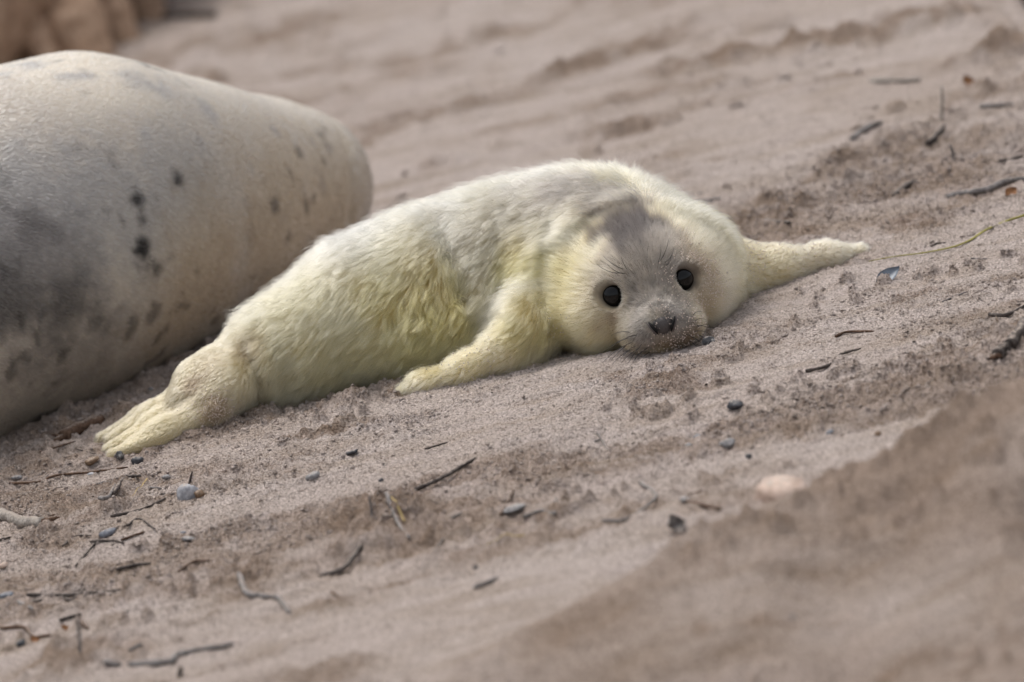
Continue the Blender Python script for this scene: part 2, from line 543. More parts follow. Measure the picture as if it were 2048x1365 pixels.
FOLDS += [
    ([(-0.050, -0.038, 0.190), (-0.049, -0.091, 0.133), (-0.048, -0.111, 0.096), (-0.036, -0.125, 0.066)], 0.010, 0.013),
    ([(0.030, -0.055, 0.185), (0.012, -0.088, 0.146), (0.001, -0.109, 0.105)], 0.004, 0.014),
    ([(0.060, -0.070, 0.180), (0.050, -0.096, 0.152), (0.045, -0.150, 0.110)], 0.003, 0.013),
    ([(0.090, -0.085, 0.170), (0.070, -0.125, 0.135), (0.050, -0.165, 0.085), (0.045, -0.175, 0.050)], 0.006, 0.013),
    ([(0.130, -0.128, 0.148), (0.112, -0.138, 0.128), (0.096, -0.150, 0.100), (0.086, -0.170, 0.060)], 0.004, 0.010),
    ([(-0.398, -0.128, 0.049), (-0.430, -0.134, 0.041), (-0.465, -0.150, 0.034), (-0.500, -0.144, 0.027), (-0.534, -0.142, 0.020)], 0.0045, 0.006),
    ([(-0.341, -0.075, 0.100), (-0.338, -0.085, 0.080), (-0.340, -0.092, 0.055), (-0.343, -0.090, 0.035)], 0.007, 0.011),
    ([(-0.427, -0.115, 0.056), (-0.463, -0.107, 0.045), (-0.492, -0.117, 0.037), (-0.530, -0.119, 0.029)], 0.004, 0.006),
]
# coat markings: centre, radius, colour, strength
CREAM = np.array(lin(198, 183, 148))
GREY_D = np.array(lin(50, 45, 43)); GREY_M = np.array(lin(112, 104, 95)); GREY_L = np.array(lin(138, 129, 119))
YEL = np.array(lin(205, 181, 108)); OLIVE = np.array(lin(172, 147, 82)); PALE = np.array(lin(207, 188, 137))
BROWN = np.array(lin(140, 118, 92)); WHITE = np.array(lin(200, 194, 181)); TAN = np.array(lin(166, 151, 130)); SILVER = np.array(lin(136, 128, 119))
COAT = [
    ((-0.25, -0.09, 0.06), 0.11, PALE, 0.9), ((-0.304, -0.09, 0.06), 0.06, PALE, 0.8), ((-0.16, -0.10, 0.07), 0.11, PALE, 0.95), ((-0.20, -0.08, 0.12), 0.08, PALE, 0.8), ((-0.12, -0.12, 0.05), 0.07, YEL, 0.6), ((-0.22, -0.10, 0.05), 0.05, YEL, 0.45),
    ((-0.106, -0.091, 0.133), 0.055, OLIVE, 0.75), ((-0.067, -0.110, 0.100), 0.05, OLIVE, 0.8), ((-0.151, -0.080, 0.141), 0.04, YEL, 0.7),
    ((-0.09, -0.12, 0.06), 0.06, YEL, 0.7), ((-0.05, -0.09, 0.15), 0.03, YEL, 0.5),
    ((0.034, -0.097, 0.143), 0.036, OLIVE, 0.8), ((0.020, -0.105, 0.118), 0.03, YEL, 0.7), ((0.066, -0.128, 0.125), 0.03, YEL, 0.7),
    ((0.045, -0.185, 0.053), 0.05, OLIVE, 0.75), ((0.009, -0.192, 0.068), 0.035, YEL, 0.5), ((-0.06, -0.19, 0.03), 0.06, PALE, 0.8),
    ((0.091, -0.154, 0.101), 0.045, YEL, 0.75), ((0.084, -0.185, 0.048), 0.05, YEL, 0.6), ((0.11, -0.205, 0.03), 0.04, PALE, 0.7),
    ((0.297, -0.067, 0.087), 0.045, YEL, 0.6), ((0.277, -0.053, 0.116), 0.035, YEL, 0.55), ((0.29, -0.1, 0.05), 0.05, YEL, 0.5),
    ((0.34, -0.05, 0.03), 0.06, PALE, 0.5), ((0.43, 0.0, 0.02), 0.05, TAN, 0.4),
    ((-0.042, -0.02, 0.2), 0.06, WHITE, 0.5), ((-0.16, -0.02, 0.185), 0.07, WHITE, 0.6), ((0.08, 0.0, 0.21), 0.06, WHITE, 0.4),
    ((0.190, -0.225, 0.10), 0.085, TAN, 0.85), ((0.25, -0.19, 0.07), 0.06, TAN, 0.6), ((0.125, -0.20, 0.075), 0.045, TAN, 0.35),
    ((0.150, -0.215, 0.110), 0.040, GREY_L, 0.7), ((0.226, -0.213, 0.110), 0.040, GREY_L, 0.7), ((0.160, -0.240, 0.062), 0.028, GREY_L, 0.7), ((0.222, -0.240, 0.062), 0.028, GREY_L, 0.7), ((0.245, -0.20, 0.075), 0.035, GREY_L, 0.45), ((-0.12, -0.06, 0.165), 0.06, PALE, 0.5), ((-0.22, -0.05, 0.13), 0.05, PALE, 0.5),
    ((0.144, -0.060, 0.195), 0.060, GREY_M, 0.8), ((0.170, -0.070, 0.188), 0.035, GREY_M, 0.8), ((0.097, -0.050, 0.199), 0.042, GREY_L, 0.85), ((0.13, -0.035, 0.2), 0.04, GREY_L, 0.7),
    ((0.03, -0.05, 0.192), 0.05, GREY_L, 0.55), ((0.06, -0.02, 0.205), 0.05, GREY_L, 0.5), ((-0.02, -0.07, 0.165), 0.03, GREY_L, 0.35),
    ((-0.054, -0.018, 0.202), 0.022, GREY_M, 0.6), ((0.220, -0.050, 0.168), 0.025, GREY_M, 0.5),
    ((0.186, -0.155, 0.158), 0.055, GREY_D, 1.0), ((0.160, -0.160, 0.152), 0.025, GREY_D, 0.8), ((0.180, -0.110, 0.172), 0.040, GREY_M, 0.9), ((0.180, -0.185, 0.147), 0.040, GREY_D, 1.0), ((0.205, -0.175, 0.148), 0.024, GREY_D, 0.85),
    ((0.187, -0.205, 0.128), 0.050, GREY_M, 0.95), ((0.160, -0.185, 0.140), 0.030, GREY_M, 0.7), ((0.215, -0.185, 0.138), 0.030, GREY_M, 0.6), ((0.187, -0.236, 0.098), 0.044, GREY_M, 0.9), ((0.165, -0.250, 0.070), 0.022, GREY_M, 0.7), ((0.218, -0.250, 0.070), 0.022, GREY_M, 0.6), ((0.192, -0.260, 0.068), 0.032, SILVER, 0.95),
    ((0.165, -0.265, 0.052), 0.020, SILVER, 0.9), ((0.219, -0.262, 0.052), 0.020, SILVER, 0.9), ((0.205, -0.265, 0.030), 0.030, SILVER, 0.75),
    ((0.168, -0.27, 0.028), 0.030, SILVER, 1.0), ((0.215, -0.266, 0.035), 0.028, SILVER, 0.9), ((0.16, -0.262, 0.018), 0.012, GREY_L, 0.6), ((0.19, -0.27, 0.010), 0.016, BROWN, 0.9),
    ((0.23, -0.262, 0.014), 0.020, BROWN, 0.7), ((0.265, -0.19, 0.085), 0.030, BROWN, 0.55), ((0.258, -0.21, 0.045), 0.030, BROWN, 0.55),
    ((0.252, -0.20, 0.115), 0.02, BROWN, 0.4), ((0.136, -0.225, 0.056), 0.012, BROWN, 0.75), ((0.115, -0.215, 0.045), 0.016, BROWN, 0.5),
    ((0.146, -0.216, 0.100), 0.012, GREY_L, 0.7), ((0.228, -0.216, 0.100), 0.012, GREY_L, 0.7),
    ((-0.338, -0.077, 0.088), 0.032, BROWN, 0.85), ((-0.421, -0.104, 0.065), 0.022, BROWN, 0.95), ((-0.399, -0.133, 0.033), 0.026, BROWN, 0.8),
    ((-0.389, -0.090, 0.075), 0.035, BROWN, 0.5), ((-0.35, -0.09, 0.045), 0.03, BROWN, 0.5), ((-0.50, -0.12, 0.02), 0.07, PALE, 0.45), ((-0.44, -0.10, 0.04), 0.03, TAN, 0.5),
    ((0.184, -0.168, 0.152), 0.036, GREY_D, 1.0), ((0.205, -0.160, 0.153), 0.026, GREY_D, 0.9), ((0.165, -0.185, 0.143), 0.020, GREY_D, 0.8), ((0.180, -0.198, 0.137), 0.022, GREY_D, 0.75), ((0.19, -0.135, 0.163), 0.03, GREY_D, 0.8),
    ((0.36, -0.02, 0.04), 0.035, BROWN, 0.45), ((0.31, -0.05, 0.07), 0.025, BROWN, 0.6),
]


def pup_color(P):
    c = np.tile(CREAM, (len(P), 1))
    nz = fbm(P[:, 0] * 28, P[:, 1] * 28, 3, 101, z=P[:, 2] * 28)
    n2 = fbm(P[:, 0] * 90, P[:, 1] * 90, 2, 111, z=P[:, 2] * 90)
    for (ctr, r, colr, a) in COAT:
        d = np.linalg.norm(P - np.array(ctr), axis=1) / r
        rough = 0.75 if colr is GREY_D else 0.35
        w = a * (1 - sstep(0.15, 1.45, d + rough * nz + (rough - 0.2) * n2))
        c = c * (1 - w[:, None]) + colr * w[:, None]
    for e in EYEBALL:
        d = np.linalg.norm(P - np.array(e), axis=1) / 0.030
        w = 0.65 * (1 - sstep(0.55, 1.2, d + 0.2 * n2))
        c = c * (1 - w[:, None]) + GREY_D * w[:, None]
    mf = np.exp(-(np.linalg.norm((P - np.array([0.19, -0.255, 0.07])) / np.array([0.05, 0.05, 0.05]), axis=1)) ** 2)
    n3 = fbm(P[:, 0] * 130, P[:, 1] * 130, 2, 121, z=P[:, 2] * 130)
    return c * (1 + 0.10 * nz + 0.10 * n2 + 0.8 * mf * n3)[:, None]


def unit(v):
    return v / (np.linalg.norm(v, axis=-1, keepdims=True) + 1e-9)


def comb_field(P, N):
    """which way the coat lies"""
    x, y, z = P.T
    t = np.tile(np.array([-0.85, -0.15, -0.55]), (len(P), 1))
    sh = sstep(-0.02, 0.10, x)
    t = t * (1 - sh[:, None]) + np.array([-0.45, 0.15, -0.6]) * sh[:, None]
    rt = sstep(0.19, 0.26, x)
    t = t * (1 - rt[:, None]) + np.array([0.55, 0.25, -0.6]) * rt[:, None]
    hd = sstep(-0.105, -0.150, y) * sstep(0.04, 0.085, x)
    face = unit(P - np.array([0.192, -0.285, 0.060])) + np.array([0, 0, -0.12])
    t = t * (1 - hd[:, None]) + face * hd[:, None]
    lf = np.exp(-(np.maximum(chain(P, LEFT_FLIPPER, 0.02), 0) / 0.012) ** 2) * sstep(0.045, 0.0, x) * sstep(-0.12, -0.15, y)
    t = t * (1 - lf[:, None]) + np.array([-1.0, -0.05, -0.28]) * lf[:, None]
    rf = sstep(0.29, 0.33, x)
    t = t * (1 - rf[:, None]) + np.array([0.9, 0.35, -0.25]) * rf[:, None]
    hf = sstep(-0.38, -0.42, x)
    t = t * (1 - hf[:, None]) + np.array([-0.85, -0.25, -0.3]) * hf[:, None]
    a = np.stack([fbm(x * 22, y * 22, 2, 131 + i, z=z * 22) for i in range(3)], -1)
    b = np.stack([fbm(x * 60, y * 60, 2, 141 + i, z=z * 60) for i in range(3)], -1)
    tangle = np.exp(-(np.linalg.norm(P - np.array([-0.09, -0.10, 0.115]), axis=1) / 0.075) ** 2)
    t = unit(t) + a * (0.30 + 0.8 * tangle)[:, None] * (1 - 0.6 * hd)[:, None] + b * (0.22 + 0.6 * tangle)[:, None] * (1 - 0.6 * hd)[:, None]
    t = t - (t * N).sum(1, keepdims=True) * N
    return unit(t), hd, tangle


def sample_roots(V, Q, n, dens, VN):
    T = np.concatenate([Q[:, [0, 1, 2]], Q[:, [0, 2, 3]]])
    A, B, C_ = V[T[:, 0]], V[T[:, 1]], V[T[:, 2]]
    ar = 0.5 * np.linalg.norm(np.cross(B - A, C_ - A), axis=1)
    w = ar * dens((A + B + C_) / 3)
    pick = RNG.choice(len(T), n, p=w / w.sum())
    u, v = RNG.random(n), RNG.random(n)
    f = u + v > 1
    u[f], v[f] = 1 - u[f], 1 - v[f]
    ia, ib, ic = T[pick].T
    u = u[:, None]; v = v[:, None]
    return V[ia] * (1 - u - v) + V[ib] * u + V[ic] * v, unit(VN[ia] * (1 - u - v) + VN[ib] * u + VN[ic] * v)


def hair_object(name, pts, radii, cols, mat, parent):
    n, k = pts.shape[:2]
    hc = bpy.data.hair_curves.new(name)
    hc.add_curves([k] * n)
    hc.attributes['position'].data.foreach_set('vector', pts.astype(np.float32).ravel())
    ra = hc.attributes.get('radius') or hc.attributes.new('radius', 'FLOAT', 'POINT')
    ra.data.foreach_set('value', radii.astype(np.float32).ravel())
    ca = hc.attributes.new('col', 'FLOAT_COLOR', 'CURVE')
    ca.data.foreach_set('color', np.concatenate([np.clip(cols, 0, 1), np.ones((n, 1))], 1).astype(np.float32).ravel())
    hc.materials.append(mat)
    o = bpy.data.objects.new(name, hc)
    COL.objects.link(o)
    o.parent = parent
    return o


def grow(P, N, T, length, lift, bend, frizz, K, clump_n, clump):
    """strands from roots P that rise along the normal and lie over along T"""
    n = len(P)
    s = np.linspace(0, 1, K)
    lift = np.broadcast_to(np.asarray(lift, float), (n,))
    d0 = unit(N * lift[:, None] + T * (1 - lift)[:, None] + frizz * RNG.normal(size=(n, 3)))
    d1 = unit(N * (lift * (1 - bend))[:, None] + T + 0.8 * frizz * RNG.normal(size=(n, 3)) + np.array([0, 0, -0.12]))
    pts = np.empty((n, K, 3)); pts[:, 0] = P
    for i in range(1, K):
        m = (s[i] + s[i - 1]) / 2
        d = unit(d0 * (1 - m) + d1 * m)
        pts[:, i] = pts[:, i - 1] + d * (length / (K - 1))[:, None]
    if clump_n:
        seeds = RNG.choice(n, clump_n, replace=False)
        kd = kdtree.KDTree(clump_n)
        for j, q in enumerate(P[seeds]): kd.insert(q, j)
        kd.balance()
        near = np.array([kd.find(q)[1] for q in P])
        g = pts[seeds][near]
        w = (np.asarray(clump) * np.ones(n))[:, None, None] * (s ** 1.3)[None, :, None]
        pts = pts * (1 - w) + (g + (P - P[seeds][near])[:, None] * 0.25) * w
    return pts


def fur_material(name, rough=0.32, radial=0.55):
    k = Nodes(name)
    k.t.nodes.remove(k.bsdf)
    h = k.n('ShaderNodeBsdfHairPrincipled')
    h.model = 'CHIANG'
    h.parametrization = 'COLOR'
    at = k.n('ShaderNodeAttribute'); at.attribute_name = 'col'
    k.l(at.outputs['Color'], h.inputs['Color'])
    h.inputs['Roughness'].default_value = rough
    h.inputs['Radial Roughness'].default_value = radial
    h.inputs['Random Roughness'].default_value = 0.2
    k.l(h.outputs[0], k.out.inputs['Surface'])
    return k.m


def skin_material(name, bump_scale=300, bump=0.2):
    k = Nodes(name)
    at = k.n('ShaderNodeAttribute'); at.attribute_name = 'col'
    k.l(at.outputs['Color'], k.bsdf.inputs['Base Color'])
    k.bsdf.inputs['Roughness'].default_value = 0.8
    k.bsdf.inputs['Specular IOR Level'].default_value = 0.2
    tc = k.n('ShaderNodeTexCoord').outputs['Object']
    k.l(k.bump(k.noise(bump_scale, 3, 0.6, tc), bump, 0.004), k.bsdf.inputs['Normal'])
    return k.m


def plain(name, color, rough=0.5, spec=0.5, bump=None, coat=0.0):
    k = Nodes(name)
    tc = k.n('ShaderNodeTexCoord').outputs['Object']
    if bump:
        n = k.noise(bump[0], 4, 0.6, tc)
        c = k.ramp(n, [(0.3, tuple(0.65 * v for v in color)), (0.6, color), (0.8, tuple(min(1, 1.3 * v) for v in color))])
        k.l(c, k.bsdf.inputs['Base Color'])
        k.l(k.bump(n, bump[1], bump[2]), k.bsdf.inputs['Normal'])
    else:
        k.bsdf.inputs['Base Color'].default_value = (*color, 1)
    k.bsdf.inputs['Roughness'].default_value = rough
    k.bsdf.inputs['Specular IOR Level'].default_value = spec
    k.bsdf.inputs['Coat Weight'].default_value = coat
    return k.m


def tube_arrays(pts, radii, seg=8, closed_ends=True):
    pts = np.asarray(pts, float); n = len(pts)
    tang = np.gradient(pts, axis=0); tang = unit(tang)
    up = np.array([0.0, 0, 1.0]) if abs(tang[0][2]) < 0.9 else np.array([1.0, 0, 0])
    V = []; F = []
    u = unit(np.cross(up, tang[0]))
    for i in range(n):
        u = unit(u - (u @ tang[i]) * tang[i]); w = np.cross(tang[i], u)
        for j in range(seg):
            a = 2 * math.pi * j / seg
            V.append(pts[i] + radii[i] * (math.cos(a) * u + math.sin(a) * w))
    for i in range(n - 1):
        for j in range(seg):
            F.append((i * seg + j, i * seg + (j + 1) % seg, (i + 1) * seg + (j + 1) % seg, (i + 1) * seg + j))
    if closed_ends:
        F.append(tuple(range(seg - 1, -1, -1))); F.append(tuple((n - 1) * seg + j for j in range(seg)))
    return V, F


def uv_sphere(nu=24, nv=16):
    V = []; F = []
    for i in range(nv + 1):
        t = math.pi * i / nv
        for j in range(nu):
            a = 2 * math.pi * j / nu
            V.append((math.sin(t) * math.cos(a), math.sin(t) * math.sin(a), math.cos(t)))
    for i in range(nv):
        for j in range(nu):
            F.append((i * nu + j, (i + 1) * nu + j, (i + 1) * nu + (j + 1) % nu, i * nu + (j + 1) % nu))
    return np.array(V), F


EYEBALL = [(0.1430, -0.2030, 0.0812), (0.2300, -0.2030, 0.0812)]
WHISKERS = [
    ((0.1498, -0.2589, 0.0333), (0.1103, -0.2689, 0.0248)), ((0.1536, -0.2615, 0.0276), (0.1068, -0.2735, 0.0133)),
    ((0.1578, -0.2626, 0.0228), (0.1166, -0.2746, 0.0072)), ((0.1607, -0.2608, 0.0176), (0.1250, -0.2708, 0.0022)),
    ((0.1528, -0.2602, 0.0384), (0.1251, -0.2702, 0.0447)), ((0.1645, -0.2662, 0.0248), (0.1331, -0.2782, 0.0000)),
    ((0.1455, -0.2522, 0.0232), (0.1182, -0.2622, 0.0104)), ((0.1663, -0.2558, 0.0110), (0.1447, -0.2658, 0.002)),
    ((0.1710, -0.2638, 0.0173), (0.1401, -0.2758, 0.001)), ((0.1736, -0.2542, 0.0075), (0.1545, -0.2622, 0.001)),
    ((0.1528, -0.2525, 0.0147), (0.1295, -0.2625, 0.0078)), ((0.1615, -0.2663, 0.0351), (0.1262, -0.2783, 0.0343)),
    ((0.2304, -0.2618, 0.0325), (0.2483, -0.2718, 0.0375)), ((0.2322, -0.2594, 0.0247), (0.2518, -0.2694, 0.0280)),
    ((0.2273, -0.2612, 0.0209), (0.2482, -0.2712, 0.0184)), ((0.2321, -0.2532, 0.0150), (0.2454, -0.2632, 0.0076)),
    ((0.2225, -0.2606, 0.0165), (0.2387, -0.2706, 0.0042)), ((0.2300, -0.2607, 0.0391), (0.2457, -0.2687, 0.0482)),
    ((0.2316, -0.2609, 0.0286), (0.2532, -0.2689, 0.0221)), ((0.2190, -0.2560, 0.0107), (0.2302, -0.2660, 0.001)),
    ((0.2153, -0.2667, 0.0224), (0.2332, -0.2787, 0.0130)),
    ((0.1624, -0.2215, 0.1136), (0.1386, -0.2275, 0.1396)), ((0.1590, -0.2221, 0.1105), (0.1275, -0.2281, 0.1315)),
    ((0.1661, -0.2233, 0.1131), (0.1608, -0.2313, 0.1339)), ((0.1636, -0.2253, 0.1088), (0.1415, -0.2333, 0.1281)),
    ((0.2069, -0.2242, 0.1131), (0.2259, -0.2322, 0.1430)), ((0.2120, -0.2229, 0.1117), (0.2297, -0.2309, 0.1296)),
    ((0.2139, -0.2241, 0.1088), (0.2237, -0.2321, 0.1205)), ((0.2041, -0.2253, 0.1127), (0.2145, -0.2333, 0.1392)),
]


def build_pup(n_hair=340000):
    root = bpy.data.objects.new('seal_pup', None)
    root.empty_display_size = 0.1
    COL.objects.link(root)
    tag(root, 'fluffy cream and yellow seal pup with big black eyes lying on the sand', 'seal')
    V, Q = surface_nets(sd_pup, (-0.62, -0.33, -0.03), (0.54, 0.18, 0.26), 0.0045)
    V = refine(sd_pup, V, 2)
    body = fast_mesh('body', V, Q, skin_material('pup_skin'), root)
    color_attr(body, pup_color(V) * 0.85)

    def dens(P):
        near = np.linalg.norm(P - np.array([0.192, -0.25, 0.055]), axis=1)
        d = 1.0 + 1.6 * np.exp(-(near / 0.07) ** 2)
        return d * (P[:, 2] > -0.004) * np.where(P[:, 1] > 0.06, 0.5, 1.0)
    P, N = sample_roots(V, Q, n_hair, dens, sdf_grad(sd_pup, V))
    keep = np.ones(len(P), bool)
    for e in EYEBALL:
        keep &= np.linalg.norm(P - np.array(e), axis=1) > 0.0265
    q = P - NOSE
    keep &= ((q[:, 0] / 0.0155) ** 2 + (q[:, 1] / 0.02) ** 2 + ((q[:, 2] + 0.0015) / 0.0110) ** 2) > 1
    P = P[keep]; N = N[keep]
    T, hd, tangle = comb_field(P, N)
    x, y, z = P.T
    near = np.linalg.norm(P - np.array([0.192, -0.262, 0.045]), axis=1)
    L = 0.0300 + 0.006 * tangle
    L = L * (1 - hd) + hd * (0.0040 + 0.0200 * sstep(0.035, 0.12, near))
    for e in EYEBALL:
        L = L * (0.22 + 0.78 * sstep(0.018, 0.045, np.linalg.norm(P - np.array(e), axis=1)))
    lf = sstep(0.03, -0.02, x) * sstep(-0.135, -0.155, y)
    L = np.where(lf > 0, L * (1 - 0.58 * lf), L)
    rf = sstep(0.29, 0.33, x); L = L * (1 - 0.68 * rf)
    hf = sstep(-0.31, -0.40, x); L = L * (1 - 0.76 * hf)
    tips = np.linalg.norm(P - np.array([-0.15, -0.166, 0.01]), axis=1); L = L + 0.006 * np.exp(-(tips / 0.02) ** 2)
    L = L * (0.6 + 0.55 * RNG.random(len(P))) * (1 + 0.2 * fbm(x * 35, y * 35, 2, 151, z=z * 35))
    lift = 0.50 * (1 - 0.45 * hd) * (1 - 0.35 * hf) * (1 - 0.3 * lf)
    guard = (RNG.random(len(P)) < 0.10) & (hd < 0.5) & (hf < 0.5)
    L = np.where(guard, L * 1.25, L); lift = np.where(guard, 0.85, lift)
    pts = grow(P, N, T, L, lift, 0.70, 0.17, 6, len(P) // 15, (0.47 + 0.25 * tangle) * (1 - 0.5 * hd))
    col = pup_color(P) * (0.86 + 0.28 * RNG.random((len(P), 1)))
    rr = 0.00017 * (1 - 0.35 * hd)
    prof = np.array([1.0, 1.0, 0.95, 0.8, 0.55, 0.2])
    hair_object('fur', pts, rr[:, None] * prof[None], col, fur_material('pup_fur'), root)

    # eyes
    eye_mat = plain('eye_black', (0.003, 0.0027, 0.0025), 0.035, 0.30)
    lid_mat = plain('eyelid_skin', (0.055, 0.048, 0.046), 0.4, 0.4, (900, 0.3, 0.001))
    S, SF = uv_sphere(32, 24)
    for sgn, e in zip((-1, 1), EYEBALL):
        eye = mesh_obj('eye', S * 0.0188, SF, eye_mat, root)
        eye.location = e
        d = Vector((0.26 * sgn, -0.93, 0.22)).normalized()
        # eyelid ring, slightly drawn out towards the inner corner
        R, rm, U_, W_ = 0.0186, 0.0036, 40, 12
        LV = []; LF = []
        for i in range(U_):
            a = 2 * math.pi * i / U_
            st = 1 + 0.20 * max(0.0, math.cos(a)) ** 6 * 1.0
            for j in range(W_):
                b = 2 * math.pi * j / W_
                LV.append(((R * st + rm * math.cos(b)) * math.cos(a), (R * (1.0 if math.sin(a) > 0 else 1.04) + rm * math.cos(b)) * math.sin(a), rm * 1.0 * math.sin(b)))
        for i in range(U_):
            for j in range(W_):
                LF.append((i * W_ + j, ((i + 1) % U_) * W_ + j, ((i + 1) % U_) * W_ + (j + 1) % W_, i * W_ + (j + 1) % W_))
        lid = mesh_obj('eyelid', LV, LF, lid_mat, eye)
        inner = Vector((-sgn, -0.25, -0.35)); inner = (inner - inner.dot(d) * d).normalized()
        third = d.cross(inner)
        M = Matrix((inner, third, d)).transposed().to_4x4()
        M.translation = d * 0.0072
        lid.matrix_local = M

    # nose pad with two slanted nostrils
    nose_mat = plain('nose_skin', (0.075, 0.064, 0.060), 0.45, 0.45, (420, 0.5, 0.0015))
    NV = S.copy()
    NV = NV * np.array([0.0165, 0.0088, 0.0125])
    wz = NV[:, 2] / 0.0125
    NV[:, 0] *= 1.0 + 0.16 * wz                     # wider on top
    NV[:, 1] -= 0.0025 * np.exp(-(NV[:, 0] / 0.006) ** 2)
    NV[:, 2] += 0.0020 * np.abs(NV[:, 0] / 0.016) ** 2
    nose = mesh_obj('nose', NV, SF, nose_mat, root)
    nose.location = (0.1930, -0.2675, 0.0425)
    slit_mat = plain('nostril_dark', (0.004, 0.003, 0.003), 0.6, 0.3)
    rim_mat = plain('nostril_rim', (0.12, 0.10, 0.095), 0.55, 0.3)
    for sgn in (-1, 1):
        line = [(sgn * 0.0172, -0.0052, 0.0090), (sgn * 0.0142, -0.0078, 0.0036), (sgn * 0.0105, -0.0094, -0.0028), (sgn * 0.0085, -0.0086, -0.0088)]
        tv, tf = tube_arrays(line, [0.0010, 0.0022, 0.0021, 0.0007], 8)
        mesh_obj('nostril', tv, tf, slit_mat, nose)
        rim = [(a + sgn * 0.0028, b + 0.0012, c - 0.0008) for a, b, c in line]
        tv, tf = tube_arrays(rim, [0.0006, 0.0013, 0.0013, 0.0006], 8)
        mesh_obj('nostril_rim', tv, tf, rim_mat, nose)
    # whiskers
    wm = plain('whisker', (0.012, 0.010, 0.010), 0.35, 0.5)
    rw = random.Random(3)
    for i, (a, b) in enumerate(WHISKERS):
        a = np.array(a); b = np.array(b)
        side = np.array([0, 0, -1.0]) if i < 21 else np.array([0, -0.4, 1.0])
        c = (a + b) / 2 + np.array([0, -0.006, 0]) - side * (0.006 + 0.005 * rw.random())
        s = np.linspace(0, 1, 9)[:, None]
        a2 = a + np.array([0, 0.003, 0])
        p = (1 - s) ** 2 * a2 + 2 * s * (1 - s) * c + s * s * b
        tv, tf = tube_arrays(p, np.interp(s[:, 0], [0, 1], [0.00050, 0.00018]), 5)
        mesh_obj('whisker', tv, tf, wm, root)
    return root

# ------------------------------------------------------------------ the large seal behind
M_BASE = np.array(lin(170, 160, 148)); M_CREAM = np.array(lin(202, 191, 174)); M_GREY = np.array(lin(154, 150, 146))
M_DARK = np.array(lin(114, 109, 106)); M_TAN = np.array(lin(174, 156, 132)); M_SPOT = np.array(lin(48, 45, 44)); M_BLUE = np.array(lin(146, 142, 139))
M_COAT = [
    ((-0.52, 0.40, 0.42), 0.16, M_CREAM, 0.9), ((-0.40, 0.60, 0.36), 0.16, M_CREAM, 0.9), ((-0.28, 0.75, 0.24), 0.14, M_CREAM, 0.7),  # top edge coloured cream for the light falling on it
    ((-0.595, 0.098, 0.303), 0.13, M_GREY, 0.9), ((-0.48, 0.17, 0.25), 0.12, M_GREY, 0.7), ((-0.40, 0.27, 0.27), 0.09, M_GREY, 0.5),
    ((-0.60, 0.05, 0.20), 0.12, M_DARK, 0.6), ((-0.56, 0.10, 0.12), 0.10, M_DARK, 0.4), ((-0.66, 0.0, 0.25), 0.12, M_DARK, 0.4),  # dark coat, deepened by shade painted into the lower left
    ((-0.42, 0.30, 0.10), 0.14, M_TAN, 0.8), ((-0.28, 0.48, 0.13), 0.16, M_TAN, 0.8), ((-0.20, 0.62, 0.10), 0.14, M_TAN, 0.8),
    ((-0.595, 0.09, 0.290), 0.030, M_DARK, 0.8), ((-0.565, 0.09, 0.27), 0.022, M_DARK, 0.7), ((-0.641, 0.032, 0.189), 0.06, M_SPOT, 0.6), ((-0.578, 0.09, 0.16), 0.05, M_SPOT, 0.6),
    ((-0.401, 0.270, 0.262), 0.011, M_SPOT, 1.0), ((-0.456, 0.199, 0.262), 0.014, M_SPOT, 1.0), ((-0.455, 0.191, 0.235), 0.014, M_SPOT, 1.0),
    ((-0.480, 0.165, 0.246), 0.010, M_SPOT, 1.0), ((-0.460, 0.181, 0.199), 0.018, M_SPOT, 1.0), ((-0.452, 0.196, 0.161), 0.018, M_SPOT, 0.8),
    ((-0.542, 0.119, 0.130), 0.022, M_SPOT, 0.7), ((-0.289, 0.446, 0.160), 0.013, M_SPOT, 0.7), ((-0.269, 0.543, 0.239), 0.014, M_BLUE, 0.9),
    ((-0.519, 0.332, 0.417), 0.030, M_BLUE, 0.95), ((-0.495, 0.345, 0.42), 0.025, M_BLUE, 0.9), ((-0.565, 0.365, 0.436), 0.028, M_BLUE, 0.9), ((-0.60, 0.33, 0.442), 0.022, M_GREY, 1.0),
    ((-0.436, 0.376, 0.385), 0.035, M_BLUE, 0.85), ((-0.40, 0.39, 0.355), 0.03, M_BLUE, 0.85), ((-0.353, 0.418, 0.314), 0.024, M_BLUE, 0.7),
    ((-0.218, 0.600, 0.140), 0.018, M_DARK, 0.5), ((-0.202, 0.663, 0.175), 0.016, M_DARK, 0.5), ((-0.246, 0.533, 0.154), 0.012, M_DARK, 0.5), ((-0.21, 0.63, 0.20), 0.014, M_DARK, 0.4),
    ((-0.43, 0.28, 0.33), 0.022, M_GREY, 0.8), ((-0.37, 0.34, 0.29), 0.018, M_GREY, 0.7), ((-0.31, 0.42, 0.22), 0.014, M_GREY, 0.7),
]


